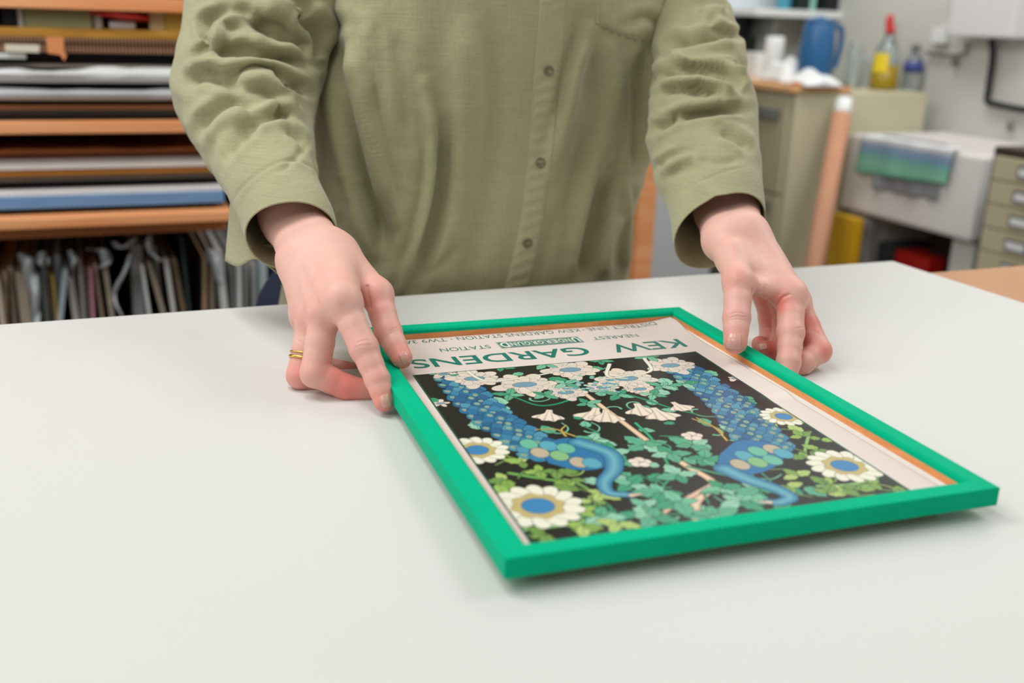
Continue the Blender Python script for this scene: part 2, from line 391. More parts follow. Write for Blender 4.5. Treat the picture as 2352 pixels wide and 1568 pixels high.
def bird(path_train, body, neck, wing, w0=13, w1=20):
    train(path_train, w0, w1)
    poly(catmull(mms(body), 6), (40, 120, 170), .5, (8, 30, 60), (.6, 2.2, (24, 80, 130), .6, (0, 0), False))
    stroke(mms(neck), 7.5, 3.2, (34, 116, 160), .5, (8, 40, 70), (110, 178, 190))
    for k, p in enumerate(wing):
        c = mm(*p); th = np.linspace(0, 6.283, 24, endpoint=False); poly(c+np.stack([np.cos(th)*6, np.sin(th)*8], 1), [(110, 190, 160), (200, 180, 150), (90, 170, 190), (140, 190, 130)][k % 4], .4, (14, 70, 80), (0, 1.8, (40, 130, 130), .5, c, False))
bird([(1045, 868), (1085, 915), (1135, 960), (1195, 1000), (1240, 1032), (1270, 1050)],
     [(1235, 1020), (1310, 1005), (1390, 1035), (1390, 1070), (1330, 1078), (1260, 1062)],
     [(1330, 1015), (1400, 1040), (1410, 1075), (1388, 1105), (1400, 1130), (1450, 1135)],
     [(1215, 1018), (1240, 1038), (1260, 1022), (1285, 1045), (1300, 1028), (1330, 1060), (1360, 1062)], 14, 15)
bird([(1575, 850), (1625, 885), (1680, 930), (1720, 975), (1750, 1010), (1765, 1035)],
     [(1655, 1040), (1700, 1010), (1780, 1020), (1800, 1050), (1760, 1080), (1690, 1090), (1645, 1075)],
     [(1665, 1075), (1720, 1100), (1780, 1120), (1815, 1140), (1790, 1152), (1765, 1150)],
     [(1740, 1035), (1775, 1030), (1710, 1045), (1740, 1060), (1775, 1055), (1700, 1065), (1800, 1040)], 14, 19)
stroke(mms([(1450, 1136), (1478, 1132)]), 1.8, .3, (232, 204, 176)); stroke(mms([(1768, 1152), (1740, 1150)]), 1.8, .3, (232, 204, 176))
for L in ([(1300, 1000), (1280, 985), (1230, 985)], [(1320, 1000), (1290, 988), (1300, 975)], [(1670, 1010), (1640, 980), (1590, 960)], [(1660, 1000), (1650, 985), (1600, 958)]):
    stroke(mms(L), .8, .5, (206, 176, 84), .3)
# flowers
for p, r in (((1096, 1032), 21), ((1236, 1160), 27), ((1800, 955), 17), ((1940, 1068), 24)): daisy(mm(*p), r, 14, (60, 136, 190))
for p, r in (((1020, 858), 12), ((1690, 868), 9), ((1012, 925), 8)): blossom(mm(*p), r, 0, 5)
for p in ((1590, 1000), (1470, 1060)):
    c = mm(*p)
    for k in range(5): a = k*1.257; th = np.linspace(0, 6.283, 16, endpoint=False); poly(c+np.array([math.cos(a), math.sin(a)])*4.2+np.stack([np.cos(th), np.sin(th)], 1)*3.6, (238, 220, 206), .4, (60, 50, 40))
for p, r, a in (((1090, 868), 22, 0), ((1205, 882), 26, .4), ((1310, 848), 24, .2), ((1440, 868), 25, .1), ((1540, 838), 22, .5), ((1300, 900), 17, .3), ((1385, 888), 14, .7), ((1470, 892), 14, .2)):
    blossom(mm(*p), r, a)
for p in ((1150, 842), (1250, 836), (1380, 828), (1490, 818), (1250, 905), (1170, 905), (1520, 885), (1420, 905), (1350, 925), (1570, 880), (1300, 880), (1500, 905)):
    c = mm(*p); a0 = rng.uniform(0, 6.28)
    for j in range(4): leaf(c, a0+j*1.6, rng.uniform(9, 15), MINT, .4, .2)
for k in range(46):
    c = mm(rng.uniform(1290, 1420), rng.uniform(862, 900)); th = np.linspace(0, 6.283, 12, endpoint=False); poly(c+np.stack([np.cos(th), np.sin(th)], 1)*1.9, [(130, 190, 176), (110, 170, 190), (170, 206, 190)][k % 3], .3, (40, 80, 80))
for L in ([(1060, 840), (1110, 872), (1190, 868), (1260, 856)], [(1400, 835), (1395, 862), (1440, 868)], [(1480, 822), (1495, 850), (1440, 862), (1380, 870)]):
    stroke(mms(L), 1.6, 1.0, (236, 232, 214), .4, (70, 80, 60))
for p, tgt, r in (((1262, 940), (1255, 975), 17), ((1370, 935), (1350, 985), 21), ((1392, 940), (1395, 985), 19), ((1462, 925), (1500, 975), 20), ((1500, 935), (1550, 980), 20), ((1545, 922), (1580, 945), 15)):
    c = mm(*p); q = mm(*tgt); trumpet(c, math.atan2(q[1]-c[1], q[0]-c[0]), r*1.0)
# thin dark green border line
for sl, mk in (((slice(None), slice(None)), (GX < 1.3) | (GX > W_MM-1.3) | (GY > H_MM-.9)),): IMG[mk] = lin((12, 84, 72))
M_art = bpy.data.materials.new('printed_ink'); M_art.use_nodes = True; nt = M_art.node_tree
at_ = nt.nodes.new('ShaderNodeVertexColor'); at_.layer_name = 'ink'; nt.links.new(at_.outputs[0], nt.nodes['Principled BSDF'].inputs['Base Color'])
nt.nodes['Principled BSDF'].inputs['Roughness'].default_value = .3; nt.nodes['Principled BSDF'].inputs['Specular IOR Level'].default_value = .45
XA = AX0+GX/1000; YA = AY0+GY/1000; XA = XA+.012*(YA-.310)
V = np.stack([XA.ravel(), YA.ravel(), (sheet_z(XA, YA)+.00006).ravel()], 1)
idx = np.arange(nx*ny).reshape(ny, nx)
Fq = np.stack([idx[:-1, :-1].ravel(), idx[:-1, 1:].ravel(), idx[1:, 1:].ravel(), idx[1:, :-1].ravel()], 1)
art = mesh_obj('printed_picture', V, Fq, M_art, proot, True, local=True)
ca = art.data.color_attributes.new('ink', 'FLOAT_COLOR', 'POINT')
ca.data.foreach_set('color', np.concatenate([IMG.reshape(-1, 3), np.ones((nx*ny, 1))], 1).astype(np.float32).ravel())
art['label'] = 'dark floral picture with two blue birds'

# lettering, readable from the person's side of the table
M_ink = mat('green_ink', (14, 118, 104), .35, .4)
M_inkw = mat('cream_ink', (232, 226, 216), .4, .4)
def ta(a): return a+.0013+.0078*(a-.027)
def tb(b): return b+.0054+.009*(b-.304)
def letters(txt, name, a_left, a_right, b_near, b_far, m, bold=0., space=1., z=.00012):
    """text whose box is a_left..a_right, b_near..b_far, turned to be read from the far side"""
    cu = bpy.data.curves.new(name, 'FONT'); cu.body = txt; cu.size = 1; cu.space_character = space; cu.offset = bold; cu.space_word = 1.1
    to = bpy.data.objects.new('tmp', cu); COL.objects.link(to); dg = bpy.context.evaluated_depsgraph_get()
    me = bpy.data.meshes.new_from_object(to.evaluated_get(dg)); COL.objects.unlink(to); bpy.data.objects.remove(to)
    a_left, a_right, b_near, b_far = ta(a_left), ta(a_right), tb(b_near), tb(b_far)
    n = len(me.vertices); c = np.empty(n*3); me.vertices.foreach_get('co', c); c = c.reshape(-1, 3)
    x0, x1, y0, y1 = c[:, 0].min(), c[:, 0].max(), c[:, 1].min(), c[:, 1].max()
    A = a_right-(c[:, 0]-x0)/(x1-x0)*(a_right-a_left); B = b_far-(c[:, 1]-y0)/(y1-y0)*(b_far-b_near)
    P = np.stack([A, B, sheet_z(A, B)+z], 1); me.vertices.foreach_set('co', P.astype(np.float32).ravel()); me.update(); me.name = name
    o = bpy.data.objects.new(name, me); COL.objects.link(o); o.parent = proot; me.materials.append(m); return o
letters('KEW', 'lettering', .2095, .2781, .3185, .3405, M_ink, .012)
letters('GARDENS', 'lettering', .0312, .1873, .3185, .3405, M_ink, .012)
letters('STATION', 'lettering', .0640, .1085, .3550, .3640, M_ink, -.004)
letters('NEAREST', 'lettering', .2050, .2491, .3560, .3645, M_ink, -.004)
letters('DISTRICT LINE', 'lettering', .2110, .2805, .3825, .3915, M_ink, -.004)
letters('KEW GARDENS STATION', 'lettering', .0870, .2030, .3825, .3915, M_ink, -.004)
letters('TW9 3AB', 'lettering', .0335, .0770, .3825, .3915, M_ink, -.004)
def patch(name, a0, a1, b0, b1, m, z):
    P = np.array([(ta(a), tb(b), 0.) for a, b in ((a0, b0), (a1, b0), (a1, b1), (a0, b1))]); P[:, 2] = PZ-.0004+z
    return P
def plates(name, L, m, z):
    V = []; Fs = []
    for q in L:
        P = patch('', *q, m, z); Fs.append(tuple(range(len(V), len(V)+4))); V += list(P)
    return mesh_obj(name, V, Fs, m, proot, local=True)
th = np.linspace(0, 2*math.pi, 14, endpoint=False)
V = []; Fs = []
for cx in (.0820, .2070):
    Fs.append(tuple(range(len(V), len(V)+14))); V += [(ta(cx)+.0009*math.cos(t), tb(.387)+.0009*math.sin(t), PZ-.0004+.00012) for t in th]
for f_ in Fs: mesh_obj('dot', [V[i] for i in f_], [tuple(range(14))], M_ink, proot, local=True)
plates('underground_sign', [(.1168, .1935, .3522, .3692)], M_ink, .00010)
plates('sign_line', [(.1174, .1929, .3528, .3531), (.1174, .1929, .3683, .3686), (.1174, .1177, .3528, .3686), (.1926, .1929, .3528, .3686), (.1270, .1845, .3548, .3552), (.1270, .1845, .3662, .3666)] +
       [(x, x+.0004, .3548, .3666) for x in np.linspace(.1270, .1841, 10)], M_inkw, .00016)
letters('U', 'lettering', .1855, .1918, .3540, .3674, M_inkw, .03, z=.0002)
letters('D', 'lettering', .1184, .1262, .3540, .3674, M_inkw, .03, z=.0002)
for k, ch in enumerate('NDERGROUN'):
    x1 = .1841-k*.0571/9-.0008; letters(ch, 'lettering', x1-.0044, x1, .3562, .3654, M_inkw, .02, z=.0002)

# ---------------------------------------------------------------- signed distance modelling for the hands
def cone_d(P, a, b, ra, rb):
    d = b-a; L2 = float(d@d) or 1e-12; t = np.clip((P-a)@d/L2, 0, 1)
    return np.linalg.norm(P-a-t[..., None]*d, axis=-1)-(ra+(rb-ra)*t)
def ell_d(P, c, M, r):
    q = (P-c)@M.T; k0 = np.linalg.norm(q/r, axis=-1); k1 = np.linalg.norm(q/(r*r), axis=-1)
    return k0*(k0-1)/np.maximum(k1, 1e-6)
def smin(a, b, k):
    h = np.clip(.5+.5*(b-a)/k, 0, 1); return b*(1-h)+a*h-k*h*(1-h)
def surface_nets(f, lo, hi, h, block=14):
    """mesh of f = 0, evaluated only in blocks near the surface"""
    lo = np.asarray(lo, float); n = np.ceil((np.asarray(hi)-lo)/h).astype(int)+2
    n = ((n+block-1)//block)*block+1
    G = np.full(n, 1., np.float32)
    bc = [np.arange(0, n[i]-1, block) for i in range(3)]
    C = np.stack(np.meshgrid(*bc, indexing='ij'), -1).reshape(-1, 3)
    ctr = lo+(C+block/2)*h; dc = f(ctr); rad = block*h*.5*1.75+h*2
    o = np.arange(block+1); L = np.stack(np.meshgrid(o, o, o, indexing='ij'), -1)
    for c, d in zip(C, dc):
        if abs(d) > rad*1.15:
            if d < 0: G[c[0]:c[0]+block+1, c[1]:c[1]+block+1, c[2]:c[2]+block+1] = -1
            continue
        G[c[0]:c[0]+block+1, c[1]:c[1]+block+1, c[2]:c[2]+block+1] = f(lo+(c+L)*h)
    s = G < 0
    cs = sum(s[i:n[0]-1+i, j:n[1]-1+j, k:n[2]-1+k].astype(np.int8) for i in (0, 1) for j in (0, 1) for k in (0, 1))
    act = (cs > 0) & (cs < 8); I = np.argwhere(act); idx = np.full(act.shape, -1, np.int64); idx[act] = np.arange(len(I))
    acc = np.zeros((len(I), 3)); cnt = np.zeros(len(I))
    corners = [(i, j, k) for i in (0, 1) for j in (0, 1) for k in (0, 1)]
    g = {c: G[I[:, 0]+c[0], I[:, 1]+c[1], I[:, 2]+c[2]] for c in corners}
    for a in corners:
        for ax in range(3):
            if a[ax]: continue
            b = list(a); b[ax] = 1; b = tuple(b); ga, gb = g[a], g[b]; m = (ga < 0) != (gb < 0)
            t = np.where(m, ga/np.where(m, ga-gb, 1), 0); p = np.array(a, float)+np.zeros((len(I), 3)); p[:, ax] += t
            acc[m] += p[m]; cnt += m
    V = lo+(I+acc/cnt[:, None])*h
    Q = []
    for ax in range(3):
        b, c = (ax+1) % 3, (ax+2) % 3
        sl0 = [slice(None)]*3; sl1 = [slice(None)]*3; sl0[ax] = slice(0, -1); sl1[ax] = slice(1, None)
        A, B = s[tuple(sl0)], s[tuple(sl1)]; e = np.argwhere(A != B); e = e[(e[:, b] > 0) & (e[:, c] > 0) & (e[:, b] < n[b]-1) & (e[:, c] < n[c]-1)]
        fl = A[e[:, 0], e[:, 1], e[:, 2]]
        def get(db, dc_):
            q = e.copy(); q[:, b] -= db; q[:, c] -= dc_; return idx[q[:, 0], q[:, 1], q[:, 2]]
        F = np.stack([get(1, 1), get(0, 1), get(0, 0), get(1, 0)], 1)
        F[~fl] = F[~fl][:, ::-1]; Q.append(F)
    Q = np.vstack(Q); Q = Q[(Q >= 0).all(1)]
    return V, Q
def relax(V, Q, it=2, lam=.5):
    for _ in range(it):
        acc = np.zeros_like(V); cnt = np.zeros(len(V))
        for i in range(4):
            a, b = Q[:, i], Q[:, (i+1) % 4]
            np.add.at(acc, a, V[b]); np.add.at(acc, b, V[a]); np.add.at(cnt, a, 1); np.add.at(cnt, b, 1)
        V = V*(1-lam)+lam*acc/np.maximum(cnt, 1)[:, None]
    return V
def grad(f, P, e=4e-4):
    g = np.stack([f(P+np.eye(3)[i]*e)-f(P-np.eye(3)[i]*e) for i in range(3)], -1); return g/np.maximum(np.linalg.norm(g, axis=-1), 1e-9)[..., None]

class Hand:
    def __init__(s): s.fingers = []; s.palm = []; s.arm = []
    def sdf(s, P):
        d = None
        for a, b, ra, rb, k in s.palm+s.arm:
            e = cone_d(P, a, b, ra, rb); d = e if d is None else smin(d, e, k)
        F = None
        for ch, kr in s.fingers:
            f = None
            for a, b, ra, rb in ch:
                e = cone_d(P, a, b, ra, rb); f = e if f is None else smin(f, e, .0022)
            root = ch[0][0]
            # the finger melts softly into the palm near its knuckle only
            dist = np.linalg.norm(P-root, axis=-1); k = .0016+(kr-.0016)*np.clip(1-(dist-.012)/.020, 0, 1)
            d = smin(d, f, k)
        return d
def chain(pts, rad): return [(pts[i], pts[i+1], rad[i], rad[i+1]) for i in range(len(pts)-1)]
def bulged(pts, rads, knuck=1.05):
    """joints slightly thicker than the bones between them"""
    P = []; R = []
    for i in range(len(pts)):
        P.append(pts[i]); R.append(rads[i]*(knuck if 0 < i < len(pts)-1 else 1))
        if i < len(pts)-1: P.append((pts[i]+pts[i+1])/2); R.append((rads[i]+rads[i+1])/2*.97)
    return chain(P, R)

# right hand of the person (at the left in the photo): thumb over the rail, index at the rail's foot, the rest folded on the board
HA = Hand()
A_ = lambda u, v, d: at(u, v, d)
wr = A_(722, 590, .868); fa = A_(676, 500, .940); fb = A_(600, 380, 1.0)
side = A_(800, 560, .868)-A_(650, 620, .868); side /= np.linalg.norm(side)
a_im, a_mm, a_rm, a_pm = A_(786, 692, .789), A_(746, 716, .800), A_(716, 728, .818), A_(704, 722, .838)
HA.palm = [(wr+side*.013, a_im, .0175, .0125, .01), (wr+side*.004, a_mm, .0175, .0125, .014), (wr-side*.006, a_rm, .0170, .0122, .014), (wr-side*.014, a_pm, .0160, .0115, .014)]
a_cmc, a_tm = A_(782, 590, .866), A_(866, 676, .838)
HA.palm += [(a_cmc, a_tm, .0155, .0118, .012), (a_cmc, a_im, .013, .011, .012), (a_im, a_pm, .0115, .0115, .008)]
HA.arm = [(wr+side*.010, fa+side*.009, .0180, .0180, .014), (wr-side*.011, fa-side*.009, .0178, .0180, .014), (fa, fb, .026, .032, .02)]
HA.fingers = [
    (bulged([a_im, A_(836, 800, .776), A_(867, 872, .769), A_(882, 922, .7635)], [.0118, .0107, .0090, .0076]), .010),
    (bulged([a_mm, A_(724, 856, .793), A_(796, 890, .797), A_(846, 898, .800)], [.0120, .0110, .0098, .0088]), .009),
    (bulged([a_rm, A_(690, 862, .812), A_(752, 882, .823), A_(800, 888, .826)], [.0112, .0104, .0094, .0084]), .009),
    (bulged([a_pm, A_(700, 832, .850), A_(768, 848, .866), A_(812, 852, .868)], [.0102, .0092, .0084, .0076]), .008),
    (bulged([a_tm, A_(892, 764, .822), A_(923, 822, .8085)], [.0120, .0106, .0084]), .010)]
# left hand of the person (at the right in the photo)
HB = Hand()
wr2 = A_(1685, 548, .950); fa2 = A_(1668, 480, 1.02); fb2 = A_(1640, 380, 1.07)
side2 = A_(1752, 530, .95)-A_(1615, 560, .95); side2 /= np.linalg.norm(side2)
b_im, b_mm, b_rm, b_pm = A_(1816, 678, .903), A_(1828, 690, .922), A_(1806, 694, .945), A_(1768, 690, .960)
b_cmc, b_tm = A_(1682, 590, .925), A_(1696, 648, .893)
HB.palm = [(wr2+side2*.014, b_im, .0160, .0120, .01), (wr2+side2*.010, b_mm, .0165, .0122, .014), (wr2+side2*.002, b_rm, .0160, .0115, .014), (wr2-side2*.006, b_pm, .0155, .0110, .014),
           (b_cmc, b_tm, .0150, .0118, .012), (b_cmc, b_im, .0120, .0105, .012), (b_tm*.6+b_im*.4, b_im, .0075, .0090, .010)]
HB.arm = [(wr2+side2*.012, fa2+side2*.011, .0175, .0195, .014), (wr2-side2*.012, fa2-side2*.010, .0172, .0195, .014), (fa2, fb2, .026, .032, .02)]
HB.fingers = [
    (bulged([b_im, A_(1816, 764, .884), A_(1811, 832, .870), A_(1806, 872, .8635)], [.0120, .0112, .0098, .0082]), .009),
    (bulged([b_mm, A_(1881, 806, .897), A_(1843, 834, .886), A_(1815, 846, .884)], [.0115, .0105, .0095, .0085]), .009),
    (bulged([b_rm, A_(1800, 782, .938), A_(1778, 808, .912), A_(1750, 803, .900)], [.0125, .0108, .0094, .0084]), .009),
    (bulged([b_pm, A_(1772, 770, .965), A_(1762, 796, .940), A_(1745, 790, .925)], [.0130, .0105, .0084, .0074]), .008),
    (bulged([b_tm, A_(1692, 730, .877), A_(1689, 786, .8665)], [.0126, .0114, .0100], 1.03), .010)]

def crease_cut(V, Nn, lines, f):
    for P, dep, wd in lines:
        P = catmull(np.array(P), 6) if len(P) > 2 else np.array(P)
        lo, hi = P.min(0)-.006, P.max(0)+.006; m = ((V > lo) & (V < hi)).all(1); X = V[m]; D = np.full(len(X), 1.)
        for a, b in zip(P, P[1:]):
            d = b-a; t = np.clip((X-a)@d/(d@d), 0, 1); D = np.minimum(D, np.linalg.norm(X-a-t[:, None]*d, axis=1))
        V[m] -= Nn[m]*(dep*np.exp(-(D/wd)**2))[:, None]
    return V
def on_skin(f, u, v, d0=.6, d1=1.2):
    """the point of the skin that lies behind a pixel of the photo"""
    t = d0
    for _ in range(80):
        s = float(f(at(u, v, t)[None])[0]); t += s*.8
        if s < 1e-5 or t > d1: break
    return at(u, v, t)
parts = []
CRA = [([(843, 657), (846, 680), (850, 706)], .0016, .0012), ([(896, 760), (905, 754), (914, 752)], .0004, .0006), ([(898, 766), (907, 760), (916, 757)], .0004, .0006), ([(820, 788), (832, 782), (846, 781)], .0004, .0007), ([(814, 798), (830, 793), (850, 792)], .0003, .0006),
       ([(770, 776), (779, 786), (786, 782)], .0005, .0008), ([(754, 834), (766, 840), (780, 845)], .0006, .0008), ([(684, 782), (692, 786), (698, 792)], .0004, .0006)]
CRB = [([(1728, 664), (1727, 680), (1724, 700)], .0014, .0011), ([(1679, 722), (1692, 717), (1708, 720)], .0004, .0006), ([(1678, 729), (1692, 726), (1710, 728)], .0004, .0006), ([(1680, 735), (1692, 733), (1706, 735)], .0003, .0005), ([(1733, 690), (1748, 682), (1760, 664)], .0006, .0009), ([(1738, 697), (1762, 692), (1790, 676)], .0006, .0009),
       ([(1745, 672), (1752, 664), (1762, 655)], .0004, .0008), ([(1735, 680), (1742, 668), (1746, 655)], .0004, .0008), ([(1786, 700), (1796, 684), (1812, 676)], .0012, .0012), ([(1826, 754), (1835, 753), (1842, 751)], .0004, .0006), ([(1838, 776), (1856, 772), (1880, 764)], .0005, .0010)]
HANDVC = []
def build_hand(H, lo, hi, cr, veins, step):
    V, Q = surface_nets(H.sdf, lo, hi, step); V = relax(V, Q, 2, .35)
    Nn = grad(H.sdf, V)
    L = [([on_skin(H.sdf, *p) for p in P], dep, wd) for P, dep, wd in cr]
    V = crease_cut(V, Nn, L, H.sdf)
    L = [([on_skin(H.sdf, *p) for p in P], -dep, wd) for P, dep, wd in veins]
    V = crease_cut(V, Nn, L, H.sdf)
    return V, Q, Nn
VEA = [([(700, 600), (720, 640), (735, 680), (742, 710)], .0007, .0035), ([(745, 610), (762, 650), (778, 690)], .0006, .0035), ([(690, 640), (700, 680), (712, 720)], .0006, .0035)]
VEB = [([(1722, 560), (1748, 600), (1778, 640)], .0006, .0035), ([(1680, 560), (1684, 600), (1690, 640)], .0008, .004)]
ptsA = np.array([q for ch, _ in HA.fingers for s_ in ch for q in s_[:2]]+[wr, fa]); ptsB = np.array([q for ch, _ in HB.fingers for s_ in ch for q in s_[:2]]+[wr2, fa2])
VA, QA, NA = build_hand(HA, ptsA.min(0)-.045, ptsA.max(0)+.045, CRA, VEA, .0009)
VB, QB, NB = build_hand(HB, ptsB.min(0)-.045, ptsB.max(0)+.045, CRB, VEB, .0009)
def redness(V, H, spots):
    r = np.zeros(len(V))
    for ch, _ in H.fingers:
        tip = ch[-1][1]; r = np.maximum(r, .8*np.exp(-(np.linalg.norm(V-tip, axis=1)/.013)**2))
        for j in (0, 2, 4):
            if j < len(ch): r = np.maximum(r, .42*np.exp(-(np.linalg.norm(V-ch[j][0], axis=1)/.014)**2))
    for u, v, rad, k in spots:
        p = on_skin(H.sdf, u, v); r = np.maximum(r, k*np.exp(-(np.linalg.norm(V-p, axis=1)/rad)**2))
    return r
RA = redness(VA, HA, [(845, 700, .018, .55), (720, 900, .022, .6), (790, 905, .02, .8), (800, 860, .02, .9), (670, 860, .016, .45), (607, 548, .012, .4)])
RB = redness(VB, HB, [(1750, 690, .016, .95), (1790, 700, .012, .9), (1770, 720, .022, .9), (1770, 800, .02, 1.0), (1868, 740, .014, .8), (1850, 780, .012, .8), (1900, 805, .012, .7), (1690, 640, .014, .35)])
# the rest of the body, hidden in the clothes: arms, trunk, legs
BODY = []
shA, shB = at(660, -300, 1.17), at(1550, -300, 1.25)
elA, elB = at(545, 200, 1.09), at(1622, 200, 1.16)
hip = room(0.370, 1.24, -.02); chest = room(0.380, 1.23, .30); neck = room(0.380, 1.24, .58)
def body_sdf(P):
    L = [(room(.33, 1.23, .36), room(.42, 1.23, .36), .085, .085), (room(.33, 1.24, .10), room(.40, 1.24, .10), .075, .075), (room(.32, 1.25, -.04), room(.40, 1.25, -.04), .078, .078),
         (room(.33, 1.23, .36), room(.33, 1.24, .1), .085, .075), (room(.42, 1.23, .36), room(.40, 1.24, .1), .085, .075), (chest, neck, .08, .055), (neck, neck+EZ*.1, .055, .055),
         (shA, shB, .04, .04), (shA, elA, .038, .034), (shB, elB, .024, .028), (elA, fb, .034, .028), (elB, fb2, .032, .028),
         (room(.31, 1.25, -.06), room(.28, 1.27, -.46), .07, .055), (room(.42, 1.25, -.06), room(.46, 1.27, -.46), .07, .055), (room(.28, 1.27, -.46), room(.27, 1.30, -.83), .05, .04), (room(.46, 1.27, -.46), room(.48, 1.30, -.83), .05, .04)]
    d = None
    for a, b, ra, rb in L:
        e = cone_d(P, a, b, ra, rb); d = e if d is None else smin(d, e, .03)
    return d
VC, QC = surface_nets(body_sdf, np.array([-.45, .75, -.93]), np.array([.5, 1.75, .78]), .012, 8)
VAll = np.vstack([VA, VB, VC]); QAll = np.vstack([QA, QB+len(VA), QC+len(VA)+len(VB)])
RAll = np.concatenate([RA, RB, np.zeros(len(VC))])
M_skin = bpy.data.materials.new('skin'); M_skin.use_nodes = True; nt = M_skin.node_tree; B = nt.nodes['Principled BSDF']
vc = nt.nodes.new('ShaderNodeVertexColor'); vc.layer_name = 'flush'
tc = nt.nodes.new('ShaderNodeTexCoord'); n1 = nt.nodes.new('ShaderNodeTexNoise'); n1.inputs['Scale'].default_value = 55; n1.inputs['Detail'].default_value = 4; nt.links.new(tc.outputs['Object'], n1.inputs[0])
mx = nt.nodes.new('ShaderNodeMix'); mx.data_type = 'RGBA'; mx.inputs[6].default_value = (*lin((233, 184, 170)), 1); mx.inputs[7].default_value = (*lin((228, 126, 114)), 1)
ad = nt.nodes.new('ShaderNodeMath'); ad.operation = 'MULTIPLY_ADD'; ad.inputs[1].default_value = .45; nt.links.new(n1.outputs[0], ad.inputs[0])
sb = nt.nodes.new('ShaderNodeMath'); sb.operation = 'SUBTRACT'; sb.inputs[1].default_value = .20; nt.links.new(vc.outputs[0], sb.inputs[0]); nt.links.new(sb.outputs[0], ad.inputs[2])
nt.links.new(ad.outputs[0], mx.inputs[0]); nt.links.new(mx.outputs[2], B.inputs['Base Color'])
B.inputs['Roughness'].default_value = .45; B.inputs['Specular IOR Level'].default_value = .35
B.inputs['Subsurface Weight'].default_value = .25; B.inputs['Subsurface Radius'].default_value = (1, .35, .2); B.inputs['Subsurface Scale'].default_value = .004
n2 = nt.nodes.new('ShaderNodeTexVoronoi'); n2.inputs['Scale'].default_value = 900; nt.links.new(tc.outputs['Object'], n2.inputs[0])
n3 = nt.nodes.new('ShaderNodeTexNoise'); n3.inputs['Scale'].default_value = 260; n3.inputs['Detail'].default_value = 3; nt.links.new(tc.outputs['Object'], n3.inputs[0])
a2 = nt.nodes.new('ShaderNodeMath'); a2.operation = 'MULTIPLY_ADD'; a2.inputs[1].default_value = .35; nt.links.new(n2.outputs[0], a2.inputs[0]); nt.links.new(n3.outputs[0], a2.inputs[2])
bp = nt.nodes.new('ShaderNodeBump'); bp.inputs['Strength'].default_value = .22; bp.inputs['Distance'].default_value = .0006; nt.links.new(a2.outputs[0], bp.inputs['Height']); nt.links.new(bp.outputs[0], B.inputs['Normal'])
person = empty('person', room(.37, 1.26, -.9))
tag(person, 'person in a loose olive green linen shirt leaning over the white board', 'person')
body = mesh_obj('body', VAll, QAll, M_skin, person, True)
cl = body.data.color_attributes.new('flush', 'FLOAT_COLOR', 'POINT'); cl.data.foreach_set('color', np.repeat(np.clip(RAll, 0, 1)[:, None], 4, 1).astype(np.float32).ravel())

def nail(f, axis_from, centre, tip_dir_px, L, Wd, name='fingernail', label=None):
    """a curved nail plate laid on the skin; centre and tip direction given where the photo shows them"""
    c = on_skin(f, *centre); n = grad(f, c[None])[0]; t2 = on_skin(f, *tip_dir_px); t = t2-c; t -= n*(t@n); t /= np.linalg.norm(t); s_ = np.cross(n, t)
    nu, nv = 22, 26; V = []
    for i in range(nv+1):
        y = -1+2*i/nv
        for j in range(nu+1):
            x = -1+2*j/nu
            yy = y*L*.5*(1-.10*x*x*(1 if y < 0 else .7)); wx = Wd*.5*(1-.10*max(0, -y))
            if abs(y) > .8: wx *= (1-.18*((abs(y)-.8)/.2)**2)
            p = c+t*yy+s_*x*wx
            for _ in range(4):
                d = float(f(p[None])[0]); p = p-n*d
            V.append(p+n*(.0004-.0003*max(abs(x)**4, 0)+(.0002 if y > .8 else 0)))
    idx = np.arange((nu+1)*(nv+1)).reshape(nv+1, nu+1)
    Fq = np.stack([idx[:-1, :-1].ravel(), idx[:-1, 1:].ravel(), idx[1:, 1:].ravel(), idx[1:, :-1].ravel()], 1)
    o = mesh_obj(name, np.array(V), Fq, M_nail, person, True); sd = o.modifiers.new('thickness', 'SOLIDIFY'); sd.thickness = .0005; sd.offset = -1
    return o
M_nail = mat('nail', (226, 168, 154), .25, .45, coat=.2)
nail(HB.sdf, None, (1685, 783), (1685, 803), .0135, .0118)
nail(HA.sdf, None, (930, 822), (936, 836), .0095, .0060)
nail(HA.sdf, None, (886, 920), (889, 936), .0090, .0062)
nail(HB.sdf, None, (1752, 795), (1742, 797), .0070, .0060)
# two gold rings on the ring finger of the hand at the left
M_gold = mat('gold', (232, 186, 96), .22, .5, metal=1.)
seg = HA.fingers[2][0]; fa0, fa1 = seg[0][0], seg[2][0]; ax = fa1-fa0; ax /= np.linalg.norm(ax)
def ring_band(u, v, wd, name):
    p = on_skin(HA.sdf, u, v); c = fa0+ax*((p-fa0)@ax); n1_ = np.cross(ax, [0, 1, 0.]); n1_ /= np.linalg.norm(n1_); n2_ = np.cross(ax, n1_)
    V = []; N_ = 64
    for k in range(N_):
        t = k*2*math.pi/N_; d = n1_*math.cos(t)+n2_*math.sin(t)
        r = .0108
        lo_, hi_ = .004, .0125
        for _ in range(14):
            md = (lo_+hi_)/2
            if HA.sdf((c+d*md)[None])[0] < 0: lo_ = md
            else: hi_ = md
        r = min(lo_, .0106)+.0003
        for rr, hh in ((0, -wd/2), (.0009, -wd/2*.6), (.0011, 0), (.0009, wd/2*.6), (0, wd/2), (-.0006, 0)): V.append(c+d*(r+rr)+ax*hh)
    Fs = [(k*6+i, ((k+1) % N_)*6+i, ((k+1) % N_)*6+(i+1) % 6, k*6+(i+1) % 6) for k in range(N_) for i in range(6)]
    o = mesh_obj(name, V, Fs, M_gold, None, True); return o
r1 = ring_band(672, 806, .0016, 'gold_ring'); tag(r1, 'narrow gold ring on the folded finger, upper of the pair', 'ring', 'gold rings on one finger')
